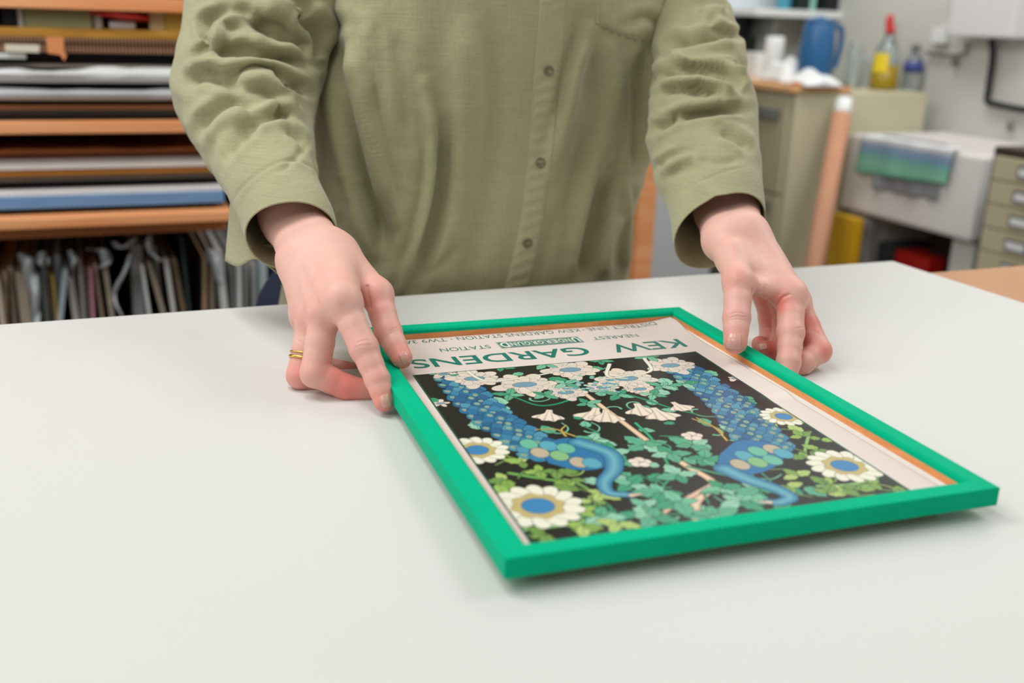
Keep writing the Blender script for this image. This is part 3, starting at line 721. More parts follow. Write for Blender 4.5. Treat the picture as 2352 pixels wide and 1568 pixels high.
r2 = ring_band(670, 817, .0028, 'gold_ring'); tag(r2, 'wider gold ring on the folded finger, nearer its bent joint', 'ring', 'gold rings on one finger')

# ---------------------------------------------------------------- the shirt
def fabric(name, rgb, dark=.86):
    m = bpy.data.materials.new(name); m.use_nodes = True; nt = m.node_tree; b = nt.nodes['Principled BSDF']
    tc = nt.nodes.new('ShaderNodeTexCoord')
    def noise(scale, stretch, det=3):
        mp = nt.nodes.new('ShaderNodeMapping'); mp.inputs['Scale'].default_value = stretch; nt.links.new(tc.outputs['Object'], mp.inputs[0])
        n = nt.nodes.new('ShaderNodeTexNoise'); n.inputs['Scale'].default_value = scale; n.inputs['Detail'].default_value = det; nt.links.new(mp.outputs[0], n.inputs[0]); return n
    n1 = noise(7, (1, 1, .5), 4); n2 = noise(900, (1, 1, .04), 2); n3 = noise(900, (.04, .04, 1), 2)
    r = nt.nodes.new('ShaderNodeValToRGB'); nt.links.new(n1.outputs[0], r.inputs[0]); c = lin(rgb)
    r.color_ramp.elements[0].position = .3; r.color_ramp.elements[1].position = .72
    r.color_ramp.elements[0].color = (*(c*dark), 1); r.color_ramp.elements[1].color = (*(c*1.16), 1)
    ad = nt.nodes.new('ShaderNodeMath'); ad.operation = 'ADD'; nt.links.new(n2.outputs[0], ad.inputs[0]); nt.links.new(n3.outputs[0], ad.inputs[1])
    mr = nt.nodes.new('ShaderNodeMapRange'); mr.inputs[1].default_value = .7; mr.inputs[2].default_value = 1.3; mr.inputs[3].default_value = .9; mr.inputs[4].default_value = 1.08
    nt.links.new(ad.outputs[0], mr.inputs[0])
    vm = nt.nodes.new('ShaderNodeVectorMath'); vm.operation = 'SCALE'; nt.links.new(r.outputs[0], vm.inputs[0]); nt.links.new(mr.outputs[0], vm.inputs[3])
    nt.links.new(vm.outputs[0], b.inputs['Base Color']); b.inputs['Roughness'].default_value = .78; b.inputs['Specular IOR Level'].default_value = .25
    b.inputs['Sheen Weight'].default_value = .25; b.inputs['Sheen Roughness'].default_value = .5
    n4 = noise(32, (1, 1, .6), 4)
    mu = nt.nodes.new('ShaderNodeMath'); mu.operation = 'MULTIPLY_ADD'; mu.inputs[1].default_value = .12; nt.links.new(ad.outputs[0], mu.inputs[0]); nt.links.new(n4.outputs[0], mu.inputs[2])
    bp = nt.nodes.new('ShaderNodeBump'); bp.inputs['Strength'].default_value = .6; bp.inputs['Distance'].default_value = .005; nt.links.new(mu.outputs[0], bp.inputs['Height']); nt.links.new(bp.outputs[0], b.inputs['Normal'])
    return m
M_shirt = fabric('olive_linen', (163, 158, 122))
M_shirt2 = fabric('olive_linen_seam', (170, 165, 130))
def grid_faces(nr, nc, wrap=False):
    idx = np.arange(nr*nc).reshape(nr, nc)
    if wrap: idx = np.hstack([idx, idx[:, :1]])
    return np.stack([idx[:-1, :-1].ravel(), idx[:-1, 1:].ravel(), idx[1:, 1:].ravel(), idx[1:, :-1].ravel()], 1)
def vnormals(V, Q):
    n = np.cross(V[Q[:, 2]]-V[Q[:, 0]], V[Q[:, 3]]-V[Q[:, 1]]); N = np.zeros_like(V)
    for i in range(4): np.add.at(N, Q[:, i], n)
    return N/np.maximum(np.linalg.norm(N, axis=1), 1e-12)[:, None]
def interp_stations(S, n):
    S = np.asarray(S, float); return catmull(S, n)
def wrinkle(V, amp, f, seed):
    r = np.random.default_rng(seed); out = np.zeros(len(V))
    for _ in range(9):
        k = r.normal(size=3)*f; ph = r.uniform(0, 6.28); k2 = r.normal(size=3)*f*.6; out += np.sin(V@k+ph+1.6*np.sin(V@k2))
    return out/3*amp
def sculpt(V, Q, folds, out_sign=1.):
    """push folds in and out of the cloth: each a polyline with an amplitude (m) and a half width (px of the photo)"""
    for pts, amp, wd in folds:
        N = vnormals(V, Q)*out_sign
        u, v, k = proj(V.T.T) if False else proj_arr(V)
        face = (N@(-FW)) > -.15
        P = catmull(np.array(pts, float), 5) if len(pts) > 2 else np.array(pts, float)
        lo, hi = P.min(0)-4*wd, P.max(0)+4*wd; m = face & (u > lo[0]) & (u < hi[0]) & (v > lo[1]) & (v < hi[1])
        if not m.any(): continue
        X = np.stack([u[m], v[m]], 1); D = np.full(len(X), 1e9); T = np.zeros(len(X)); n = len(P)-1
        for i in range(n):
            d = P[i+1]-P[i]; t = np.clip((X-P[i])@d/(d@d), 0, 1); q = np.linalg.norm(X-P[i]-t[:, None]*d, axis=1); s = q < D; D[s] = q[s]; T[s] = (i+t[s])/n
        fade = np.clip(np.minimum(T, 1-T)/.18, .25, 1)
        sh = .40 if abs(amp) > .003 else 0
        V[m] += N[m]*(amp*fade*(np.exp(-(D/wd)**2)-sh*np.exp(-((D-1.8*wd)/(.9*wd))**2)))[:, None]
    return V
def proj_arr(V):
    d = V-CO; k = d@FW; return 1176+FPX*(d@RT)/k, 784-FPX*(d@UP)/k, k
def cloth(name, V, Q, m, parent, thick=.0012, smooth=True):
    o = mesh_obj(name, V, Q, m, parent, smooth); sd = o.modifiers.new('thickness', 'SOLIDIFY'); sd.thickness = thick; sd.offset = -1; return o

def sleeve(stations, folds, seed, rim=None, nth=150, sub=16):
    """stations from cuff to shoulder: left x, left y, right x, right y, depth, depth ratio"""
    S = interp_stations(stations, sub); L = np.array([at(a[0], a[1], a[4]) for a in S]); R = np.array([at(a[2], a[3], a[4]) for a in S])
    C = (L+R)/2; M = (R-L)/2; T = np.gradient(C, axis=0)
    for _ in range(10): T[1:-1] = (T[:-2]+T[1:-1]+T[2:])/3
    T /= np.linalg.norm(T, axis=1)[:, None]; th = np.arange(nth)*2*math.pi/nth; V = []
    for i in range(len(S)):
        N = np.cross(M[i], T[i]); N /= np.linalg.norm(N)
        if N@(-FW) < 0: N = -N
        N = N*np.linalg.norm(M[i])*S[i][5]
        c, s = np.cos(th), np.sin(th); ex = .93
        V.append(C[i]+(np.sign(c)*np.abs(c)**ex)[:, None]*M[i]+(np.sign(s)*np.abs(s)**ex)[:, None]*N)
    V = np.vstack(V); Q = grid_faces(len(S), nth, True)
    N = vnormals(V, Q); sg = 1 if (N[nth//4]@(-FW)) > 0 else -1
    st = np.repeat(np.arange(len(S)), nth)/len(S)
    V = V+N*sg*(wrinkle(V, .0016, 55, seed)*np.clip(st*6-.6, 0, 1))[:, None]
    if sg < 0: Q = Q[:, ::-1]
    V = sculpt(V, Q, [(p, a*1.75, w*1.25) for p, a, w in folds if abs(a) > .003], 1.)
    V = relax(V, Q, 3, .4)
    V = sculpt(V, Q, [f_ for f_ in folds if abs(f_[1]) <= .003], 1.)
    return V, Q, nth
stA = [(568, 564, 774, 524, .905, .92), (554, 521, 766, 484, .925, .92), (536, 474, 741, 432, .95, .9), (508, 425, 727, 388, .975, .88), (462, 350, 722, 330, 1.01, .86), (418, 278, 716, 268, 1.04, .84), (398, 215, 728, 205, 1.07, .82),
       (408, 150, 745, 130, 1.09, .80), (426, 70, 768, 60, 1.10, .78), (430, 0, 782, -10, 1.11, .76), (432, -90, 800, -90, 1.12, .72), (450, -220, 840, -200, 1.14, .62), (520, -330, 860, -300, 1.16, .5)]
fA = [([(564, 32), (619, 64), (674, 96), (715, 112)], -.012, 13), ([(453, 132), (518, 122), (600, 131), (722, 146)], -.012, 11), ([(436, 160), (500, 146), (560, 147), (640, 156)], .006, 9),
      ([(531, 168), (610, 168), (665, 188), (712, 210)], -.009, 9), ([(545, 192), (590, 184), (625, 190), (655, 222), (683, 258)], .008, 9), 
      ([(560, 300), (591, 274), (637, 258), (674, 262)], -.006, 10), ([(600, 250), (640, 238), (672, 244)], .004, 9), ([(450, 300), (490, 262), (532, 243), (595, 240)], -.006, 12), ([(470, 330), (520, 275), (570, 255)], .004, 12),
      ([(520, 360), (548, 320), (580, 300)], -.004, 10), ([(655, 296), (682, 310), (702, 330)], -.004, 8), ([(458, 119), (481, 92), (473, 52), (509, 26)], -.009, 9), ([(490, 110), (500, 75), (530, 50), (580, 60)], .006, 12),
      ([(430, 190), (470, 170), (520, 185), (560, 205)], -.006, 12), ([(600, 10), (660, 30), (700, 60)], .008, 16), ([(690, 20), (735, 80), (740, 140)], -.008, 14), ([(520, 90), (570, 85), (620, 105)], .005, 10),
      ([(642, 395), (690, 350), (706, 330)], -.003, 8), ([(445, 350), (500, 440), (530, 480)], .003, 10),
      ([(533, 466), (546, 440), (570, 414), (600, 391), (640, 372), (680, 368), (712, 380), (728, 396)], -.0024, 3.0), ([(545, 470), (556, 448), (580, 422), (608, 400), (645, 381), (682, 378), (716, 392)], .0016, 5),
      ([(590, 548), (622, 516), (660, 490), (705, 476), (745, 490)], -.0008, 2)]
V, Q, nth = sleeve(stA, fA, 3); cloth('shirt_sleeve', V, Q, M_shirt, person)
stB = [(1549, 573, 1759, 492, .985, .92), (1543, 530, 1757, 462, 1.0, .92), (1534, 474, 1752, 420, 1.02, .9), (1510, 420, 1746, 360, 1.045, .88), (1494, 365, 1742, 300, 1.07, .86), (1488, 300, 1738, 240, 1.09, .84),
       (1492, 230, 1724, 180, 1.12, .82), (1500, 150, 1708, 110, 1.15, .82), (1500, 60, 1684, 50, 1.18, .85), (1490, -20, 1662, -10, 1.20, .85), (1484, -100, 1655, -90, 1.22, .82), (1450, -220, 1640, -210, 1.24, .7), (1410, -340, 1600, -320, 1.26, .6)]
fB = [([(1530, 96), (1585, 93), (1654, 84), (1692, 84)], -.009, 9), ([(1500, 185), (1540, 168), (1600, 156), (1660, 160), (1690, 185)], -.012, 10), ([(1545, 125), (1580, 138), (1640, 138), (1690, 160), (1716, 190)], .008, 8),
      ([(1560, 192), (1608, 182), (1654, 198), (1690, 222)], .008, 8), ([(1500, 215), (1560, 204), (1610, 208), (1650, 222)], -.008, 8), ([(1560, 270), (1599, 257), (1655, 250), (1718, 252)], -.006, 9), ([(1550, 250), (1600, 238), (1660, 232)], .005, 9),
      ([(1495, 300), (1530, 282), (1562, 262)], -.006, 9), ([(1650, 300), (1690, 316), (1722, 342)], -.004, 9), ([(1504, 384), (1530, 370), (1560, 352)], -.005, 7), ([(1525, 392), (1560, 372), (1600, 362)], .004, 9), ([(1600, 362), (1650, 372), (1700, 366)], -.003, 8),
      ([(1632, 60), (1670, 78), (1695, 78)], -.005, 7), ([(1600, 40), (1640, 30), (1662, 40)], .006, 12), ([(1660, 470), (1620, 430), (1590, 420)], .002, 14), ([(1562, 440), (1600, 420), (1660, 395), (1720, 380)], -.0010, 3),
      ([(1570, 560), (1605, 515), (1650, 480), (1700, 462), (1740, 480)], -.0008, 2)]
V, Q, nth = sleeve(stB, fB, 5); cloth('shirt_sleeve', V, Q, M_shirt, person)

# trunk of the shirt: horizontal rings, widths read on the plane through the person's side seams
TMID, TB = 1.155, .118
rows = []
for y, xl, xr in ((1500, 600, 1392), (1100, 610, 1398), (860, 622, 1404), (700, 642, 1410), (560, 668, 1418), (450, 700, 1436), (350, 722, 1462), (200, 742, 1492), (100, 752, 1514), (0, 764, 1534), (-120, 760, 1550), (-260, 760, 1556)):
    a, b = on_t(xl, y, TMID), on_t(xr, y, TMID); rows.append((a[0], b[0], (a[1]+b[1])/2, TB, 0))
rows += [(rows[-1][0]-.03, rows[-1][1]+.03, .46, .105, .01), (rows[-1][0]+.0, rows[-1][1]-.0, .52, .085, .02), (.28, .47, .565, .065, .03), (.315, .435, .60, .058, .03)]
rows = catmull(np.array(rows), 16); nth = 420; th = np.arange(nth)*2*math.pi/nth; V = []
for s0, s1, z, tb, dt in rows:
    c, s = np.cos(th), np.sin(th); x = (s0+s1)/2+(s1-s0)/2*np.sign(c)*np.abs(c)**.86; t = TMID+dt+tb*np.sign(s)*np.abs(s)**.80
    V.append(x[:, None]*EX+t[:, None]*EY+z*EZ)
V = np.vstack(V); Q = grid_faces(len(rows), nth, True); N = vnormals(V, Q)
if (N[3*nth//4]@(-FW)) < 0: Q = Q[:, ::-1]; N = -N
V = V+N*wrinkle(V*np.array([1, 1, .35]), .0022, 38, 11)[:, None]+N*wrinkle(V*np.array([1, 1, .25]), .0026, 17, 4)[:, None]
fT = [([(765, 60), (785, 160), (806, 257), (829, 349), (850, 427), (876, 520), (870, 600)], -.020, 20), ([(800, 80), (818, 160), (841, 257), (864, 349), (884, 427), (905, 505)], .010, 14),
      ([(835, 40), (846, 140), (852, 230)], .004, 14), ([(977, 190), (1000, 321), (998, 413), (977, 528), (922, 666)], .008, 12), ([(1027, 285), (1023, 413), (998, 520), (950, 660)], -.008, 14),
      ([(900, 60), (930, 200), (940, 330)], -.004, 22), ([(1060, 0), (1070, 200), (1060, 420), (1040, 640)], .005, 26), ([(1130, 0), (1140, 240), (1110, 460), (1090, 660)], -.004, 22),
      ([(844, 331), (890, 338), (935, 333)], -.0018, 4), ([(899, 418), (940, 430), (977, 450)], .0018, 4), ([(756, 398), (800, 408), (840, 425)], .002, 5), ([(760, 480), (790, 560), (860, 640)], -.008, 20), ([(700, 520), (740, 600), (760, 690)], .006, 16),
      ([(1355, 69), (1319, 174), (1291, 285), (1266, 400)], .007, 14), ([(1330, 40), (1300, 170), (1275, 290)], -.004, 12), ([(1401, 115), (1412, 230), (1380, 367), (1345, 459), (1323, 560)], .006, 16), ([(1360, 150), (1350, 300), (1310, 420)], -.005, 16),
      ([(1400, 380), (1362, 528), (1337, 652)], -.010, 14), ([(1420, 480), (1400, 560), (1390, 650)], .006, 14), ([(1447, 190), (1448, 300), (1446, 395)], .006, 5), ([(1470, 150), (1468, 280), (1462, 400)], -.010, 13), ([(1438, 420), (1440, 520), (1432, 640)], .006, 9),
      ([(1500, 100), (1495, 200), (1490, 300)], .006, 9), ([(1280, 480), (1260, 560), (1240, 650)], -.003, 12), ([(950, 640), (1010, 610), (1060, 560)], -.003, 8), ([(1430, 60), (1480, 40), (1520, 60)], -.004, 10)]
V = sculpt(V, Q, [(p, a*(1.25 if abs(a) > .003 else 1), w*1.15) for p, a, w in fT], 1.)
V = relax(V, Q, 2, .4)
cloth('shirt_body', V, Q, M_shirt, person)
from mathutils.bvhtree import BVHTree
bvh = BVHTree.FromPolygons([tuple(v) for v in V], [tuple(int(i) for i in q) for q in Q])
def on_shirt(u, v, lift=0.):
    d = Vector(ray(u, v)); r = bvh.ray_cast(Vector(CO), d.normalized())
    n = r[1] if r[1].dot(d) < 0 else -r[1]
    return np.array(r[0]+n*lift), np.array(n)
pts = [(-300, 1250, 1313), (-180, 1247, 1308), (-60, 1243, 1304), (0, 1240, 1299), (165, 1227, 1287), (250, 1221, 1279), (350, 1213, 1270), (440, 1203, 1257), (520, 1193, 1246), (600, 1175, 1230), (672, 1157, 1214), (700, 1152, 1209)]
pts = catmull(np.array(pts, float), 14); nw = 19; V = []
for y, a, b in pts:
    for j in range(nw):
        k = j/(nw-1); e_ = min(k, 1-k); p, n = on_shirt(a+(b-a)*k, y, .0002+.0016*min(1, e_*9)+.0005*math.sin(y*.22+k*4)*min(1, e_*6)-.0009*math.exp(-((e_-.11)/.03)**2)); V.append(p)
V = np.array(V); Q = grid_faces(len(pts), nw)
if (vnormals(V, Q)[nw//2]@(-FW)) < 0: Q = Q[:, ::-1]
cloth('button_placket', V, Q, M_shirt2, person, .0012)
# chest pocket
pk = [(1368, -60), (1370, -10), (1369, 55), (1410, 76), (1456, 93), (1500, 96), (1524, 90), (1532, 20), (1540, -60)]
V = []; rows_ = 26; cols_ = 40
for i in range(rows_):
    for j in range(cols_):
        kx = j/(cols_-1); ky = i/(rows_-1); xb = 1369+(1526-1369)*kx; yb = np.interp(xb, [1369, 1410, 1456, 1500, 1526], [55, 76, 93, 96, 90])
        x = xb+(1-ky)*(kx*12); y = -60+(yb+60)*ky; e_ = min(kx, 1-kx, (1-ky)*1.2)
        p, n = on_shirt(x, y, .0002+.0016*min(1, e_*14)+.0007*math.sin(x*.35)*math.exp(-((1-ky)/.2)**2)-.0010*math.exp(-((e_-.055)/.018)**2)); V.append(p)
V = np.array(V); Q = grid_faces(rows_, cols_)
if (vnormals(V, Q)[cols_*5+5]@(-FW)) < 0: Q = Q[:, ::-1]
cloth('chest_pocket', V, Q, M_shirt2, person, .001)
M_btn = mat('olive_button', (120, 112, 84), .35, .5); M_thr = mat('button_thread', (176, 168, 130), .8)
for u, v in ((1270, -45), (1259, 162), (1240, 373), (1210, 558)):
    p, n = on_shirt(u, v, .0018); q = Vector(n).to_track_quat('Z', 'Y').to_matrix().to_4x4(); q.translation = Vector(p)-person.location
    bm = bmesh.new(); lathe(bm, [(.0008, .0004), (.0034, .0004), (.0040, .0010), (.0052, .0014), (.0057, .0010), (.0057, 0)][::-1], 36); bmesh.ops.recalc_face_normals(bm, faces=bm.faces)
    bmesh.ops.transform(bm, matrix=q, verts=bm.verts); bt = bm_obj('button', bm, M_btn, person, True)
    bm = bmesh.new()
    for a in (.4, 2.0): bx(bm, (-.0017, -.0003, .0006), (.0017, .0003, .0012), 0, Matrix.Rotation(a, 4, 'Z'))
    bmesh.ops.transform(bm, matrix=q, verts=bm.verts); bm_obj('thread', bm, M_thr, bt)
# open tail of the unbuttoned cuff hanging behind the wrist (at the left)
V = []
top = catmull(np.array([(532, 455, .975), (550, 500, .965), (580, 555, .95), (640, 560, .95)], float), 6); bot = catmull(np.array([(519, 600, .985), (548, 612, .95), (590, 596, .925), (650, 640, .94)], float), 6)
for k in np.linspace(0, 1, 14):
    for a, b in zip(top, bot):
        q = a*(1-k)+b*k; V.append(at(q[0], q[1], q[2]+.012*math.sin(k*3)))
V = np.array(V); cloth('cuff_tail', V, grid_faces(14, len(top)), M_shirt, person)
# trousers
M_jean = mat('dark_trousers', (38, 44, 62), .8, .2, bump=.2, bscale=600)
def trouser_sdf(P):
    d = None
    for a, b, ra, rb in ((room(.33, 1.26, -.10), room(.44, 1.26, -.10), .095, .095), (room(.28, 1.25, -.10), room(.27, 1.27, -.48), .105, .075), (room(.47, 1.25, -.10), room(.48, 1.27, -.48), .105, .075), (room(.27, 1.27, -.48), room(.27, 1.30, -.85), .075, .065), (room(.48, 1.27, -.48), room(.48, 1.30, -.85), .075, .065)):
        e = cone_d(P, a, b, ra, rb); d = e if d is None else smin(d, e, .03)
    return d
V, Q = surface_nets(trouser_sdf, np.array([-.45, .85, -.97]), np.array([.4, 1.75, .05]), .014, 8)
mesh_obj('trousers', V, Q, M_jean, person, True)
for s_ in (.27, .48):
    bm = bmesh.new(); bx(bm, (s_-.045, 1.10, -.9), (s_+.045, 1.36, -.83), .025); o = room_obj('shoe', bm, M_jean, person); o.rotation_euler = (0, 0, PHI); o.location = -person.location

# ---------------------------------------------------------------- shelving with board stock (left)
TS = 1.95
def zs(y, x=0): return on_t(x, y, TS)[1]
def ss(x, y=300): return on_t(x, y, TS)[0]
M_pine = wood_mat('pine_shelf', (232, 148, 92), (244, 176, 124), 6, .5, (.6, 8, 8))
M_pine2 = wood_mat('pine_batten', (176, 108, 58), (204, 136, 80), 6, .55, (.6, 8, 8))
M_dark = mat('shaded_interior', (30, 26, 24), .9, .1)  # near-black colour stands in for the shade inside the shelving
S0, S1 = -1.3, on_t(533, 505, TS)[0]
su = empty('shelving_unit', room(-.5, TS, -.9), PHI); SUL = np.array([-.5, TS, -.9])
def rel(lo, hi, base): return tuple(np.array(lo)-base), tuple(np.array(hi)-base)
def sbox(name, m, lo, hi, parent, base, bev=.001):
    bm = bmesh.new(); a, b = rel(lo, hi, base); bx(bm, a, b, bev); return bm_obj(name, bm, m, parent)
for y0, y1 in ((0-17, 17), (281, 309)): sbox('shelf', M_pine, (S0, TS, zs(y1)), (S1+.02, TS+.75, zs(y0)), su, SUL, .002)
sbox('shelf', M_pine, (S0, TS-.02, zs(524)), (S1, TS+.75, zs(500)), su, SUL, .002)
sbox('batten', M_pine2, (S0, TS+.01, zs(553)), (S1-.01, TS+.03, zs(525)), su, SUL, .001)
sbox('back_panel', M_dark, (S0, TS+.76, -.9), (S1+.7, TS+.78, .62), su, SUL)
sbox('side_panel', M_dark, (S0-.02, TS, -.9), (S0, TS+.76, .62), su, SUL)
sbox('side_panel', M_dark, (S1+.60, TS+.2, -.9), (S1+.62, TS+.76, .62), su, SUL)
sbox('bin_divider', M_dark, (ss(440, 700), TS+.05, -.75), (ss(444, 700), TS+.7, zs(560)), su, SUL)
sbox('shelf', M_pine, (S0, TS, -.78), (S1+.6, TS+.76, -.755), su, SUL)
sbox('shelf', M_pine, (S0, TS, .60), (S1+.6, TS+.76, .622), su, SUL)
tag(su, 'open wooden shelving stacked with boards behind the person at the left', 'shelving')

def stock(name, label, cat, y0, y1, col, x0=None, x1=None, off=0., depth=.5, group=None, m=None, bev=.0008, wob=0., rough=.6, dz=0.):
    a = S0+.03 if x0 is None else ss(x0, y0); b = (S1-.01 if x1 is None else ss(x1, y0)); z0, z1 = zs(y1)+dz, zs(y0)+dz
    base = np.array([(a+b)/2, TS+.02+off, z0])
    if m is None: m = mat(name, col, rough, .3, var=.10, vscale=9, stretch=(1, 4, 8))
    bm = bmesh.new(); L, D_, T_ = (b-a)/2, depth, z1-z0
    if wob:
        nxx = 60; r0 = random.Random(sum(map(ord, label))); ph = [r0.uniform(0, 6) for _ in range(4)]
        tops = []
        for i in range(nxx+1):
            x = -L+2*L*i/nxx; w_ = wob*(math.sin(x*19+ph[0])+.6*math.sin(x*47+ph[1])+.35*math.sin(x*90+ph[2])); row = []
            for (yy, zz) in ((0, 0), (-.004, T_*.3), (-.006+w_*.4, T_*.62), (.006, T_+w_), (D_, T_+w_*.3), (D_, 0)): row.append(bm.verts.new((x, yy+w_*.3, max(zz, 0))))
            tops.append(row)
        for p, q in zip(tops, tops[1:]):
            for k in range(6): bm.faces.new((p[k], p[(k+1) % 6], q[(k+1) % 6], q[k]))
        bm.faces.new(tops[0][::-1]); bm.faces.new(tops[-1]); bmesh.ops.recalc_face_normals(bm, faces=bm.faces)
    else: bx(bm, (-L, 0, 0), (L, D_, T_), bev)
    o = bm_obj(name, bm, m, None); o.location = Vector(room(*base)); o.rotation_euler = (0, 0, PHI)
    tag(o, label, cat, group); return o
def corrug(name):
    m = mat(name, (128, 92, 68), .85, .15, var=.2, vscale=30); nt = m.node_tree; b = nt.nodes['Principled BSDF']
    tc = nt.nodes.new('ShaderNodeTexCoord'); w_ = nt.nodes.new('ShaderNodeTexWave'); w_.inputs['Scale'].default_value = 55; w_.inputs['Distortion'].default_value = 1.5; w_.bands_direction = 'X'
    nt.links.new(tc.outputs['Object'], w_.inputs[0]); mx = nt.nodes.new('ShaderNodeMix'); mx.data_type = 'RGBA'; mx.inputs[6].default_value = (*lin((48, 32, 24)), 1); mx.inputs[7].default_value = (*lin((176, 134, 104)), 1)
    nt.links.new(w_.outputs[1], mx.inputs[0]); nt.links.new(mx.outputs[2], b.inputs['Base Color']); return m
M_cor = corrug('corrugated_edge'); M_blackb = mat('black_board', (20, 18, 18), .7, .3); M_must = wood_mat('mustard_plank', (176, 118, 30), (214, 160, 62), 10, .55, (1, 8, 8))
# top bay, things standing on the mustard plank
stock('plank', 'mustard yellow wooden plank carrying boxes below the top shelf', 'plank', 62, 83, None, m=M_must)
def small(name, label, cat, x0, x1, y0, y1, col, off=.03, depth=.12, m=None, z_from=62):
    a, b = ss(x0, y1), ss(x1, y1); z1 = on_t(x0, y0, TS)[1]; z0 = zs(62)
    base = np.array([(a+b)/2, TS+off, z0]); bm = bmesh.new(); bx(bm, (-(b-a)/2, 0, 0), ((b-a)/2, depth, z1-z0), .0015)
    o = bm_obj(name, bm, m or mat(name, col, .6, .3, var=.05, vscale=20)); o.location = Vector(room(*base)); o.rotation_euler = (0, 0, PHI); tag(o, label, cat); return o
small('box', 'small black box at the far left of the mustard plank', 'box', 4, 38, 20, 62, (24, 26, 26))
small('box', 'narrow pale box between the black box and the olive box', 'box', 41, 54, 20, 62, (206, 208, 204))
small('box', 'wide olive box standing on the mustard plank', 'box', 57, 212, 20, 62, (140, 134, 92), off=.02)
small('box', 'beige box standing at the right end of the mustard plank', 'box', 347, 382, 26, 66, (206, 184, 134))
small('box', 'mustard coloured box at the right of the beige box', 'box', 383, 440, 28, 66, (204, 168, 72))
bm = bmesh.new(); lathe(bm, [(.0085, 0), (.009, .002), (.008, .022), (.006, .026)], 24); o = bm_obj('small_bottle', bm, mat('white_bottle', (214, 214, 208), .4), None, True)
o.location = Vector(room(ss(225, 50), TS+.04, zs(62))); tag(o, 'tiny white bottle beside the olive box on the mustard plank', 'bottle')
bm = bmesh.new(); lathe(bm, [(.006, -.021), (.0072, -.019), (.0072, .019), (.006, .021)], 24); bmesh.ops.rotate(bm, verts=bm.verts, cent=(0, 0, 0), matrix=Matrix.Rotation(math.pi/2, 3, 'Y')); o = bm_obj('tape_roll', bm, mat('white_roll', (226, 226, 224), .5), None, True)
o.location = Vector(room(ss(283, 60), TS+.035, zs(62)+.0072)); o.rotation_euler = (0, 0, PHI); tag(o, 'short white roll lying under the red bag on the mustard plank', 'roll')
bm = bmesh.new(); bmesh.ops.create_uvsphere(bm, u_segments=40, v_segments=24, radius=1)
for v in bm.verts:
    x, y, z = v.co; v.co = Vector((x*.056, y*.03, z*(.006+.003*x)-.004*x+.0012*math.sin(x*9+y*5)))
o = bm_obj('red_bag', bm, mat('red_cloth', (204, 48, 42), .5, var=.12, vscale=40), None, True); o.location = Vector(room(ss(272, 40), TS+.035, zs(62)+.0235)); o.rotation_euler = (0, 0, PHI); tag(o, 'crumpled red bag pushed in below the top pine shelf', 'bag')
# sheets from the plank down to the second shelf
G1 = 'sheets stacked on the second pine shelf'
stock('cardboard_sheet', 'corrugated brown cardboard sheet, topmost below the mustard plank', 'cardboard', 83.5, 95, None, m=M_cor, group=G1)
stock('cardboard_sheet', 'corrugated brown cardboard sheet, middle of the three below the mustard plank', 'cardboard', 95.5, 107, None, m=M_cor, group=G1, off=.004)
stock('cardboard_sheet', 'corrugated brown cardboard sheet, lowest of three, above the black boards', 'cardboard', 107.5, 120, None, m=M_cor, group=G1)
stock('black_board', 'black board directly beneath the corrugated cardboard', 'board', 120.5, 131, None, m=M_blackb, group=G1, off=.012)
stock('black_board', 'black board just above the thin grey brown board', 'board', 131.5, 147, None, m=M_blackb, group=G1, off=.02)
stock('white_strip', 'short white strip at the far left beneath the cardboard', 'strip', 123, 135, (222, 226, 222), None, 58, off=-.012, depth=.03, group=G1)
stock('grey_board', 'thin grey brown board above the white plastic wrapped stack', 'board', 147.5, 156, (134, 122, 112), group=G1, off=.01)
stock('plastic_wrapped_boards', 'white boards in crumpled clear plastic with turquoise marks', 'boards', 157, 190, (214, 216, 216), group=G1, off=-.008, wob=.0035, rough=.25)
stock('black_board', 'black board beneath the white plastic wrapped stack', 'board', 190.5, 205, None, m=M_blackb, group=G1, off=.02)
stock('silver_roll', 'long silver white wrapped length lying above the thin brown board', 'roll', 206, 232, (196, 196, 200), group=G1, off=-.004, wob=.0015, rough=.35)
stock('black_board', 'black board directly below the silver white length', 'board', 232.5, 244, None, m=M_blackb, group=G1, off=.03)
stock('brown_board', 'thin brown board between two black boards', 'board', 244.5, 256, (150, 98, 66), group=G1, off=.006)
stock('black_board', 'dark grey board below the thin brown board', 'board', 256.5, 267, (44, 42, 40), group=G1, off=.004)
stock('black_board', 'greenish black board lying directly on the second pine shelf', 'board', 267.5, 281, (26, 34, 28), group=G1, off=.012)
G2 = 'sheets stacked on the third pine shelf'
stock('brown_moulding', 'dark brown wooden moulding length, topmost on the third shelf', 'moulding', 350, 360, (146, 84, 42), group=G2, off=.004, wob=.0012)
stock('brown_moulding', 'red brown moulding length with dark ends below the topmost one', 'moulding', 360.5, 371, (112, 58, 34), group=G2, off=.01)
stock('grey_board', 'greyish white board below the brown mouldings', 'board', 371.5, 383, (190, 180, 174), group=G2, off=.015)
stock('white_board_sheet', 'white board above the amber board on the third shelf', 'board', 383.5, 396, (224, 216, 210), group=G2)
stock('amber_board', 'amber brown board in the middle of the third shelf stack', 'board', 396.5, 411, (186, 122, 48), group=G2, off=.004)
stock('grey_board', 'mottled grey board between amber and black boards', 'board', 411.5, 427, (140, 128, 116), group=G2, off=.018)
stock('black_board', 'black board above the white and blue boards', 'board', 427.5, 445, None, m=M_blackb, group=G2, off=.03)
stock('white_board_sheet', 'white board lying on top of the blue board', 'board', 445.5, 458, (230, 230, 230), group=G2)
stock('blue_board', 'thick blue board near the bottom of the third shelf stack', 'board', 458.5, 486, (108, 148, 194), group=G2, off=-.004)
stock('black_board', 'black board lying directly on the third pine shelf', 'board', 486.5, 500, None, m=M_blackb, group=G2, off=.03)
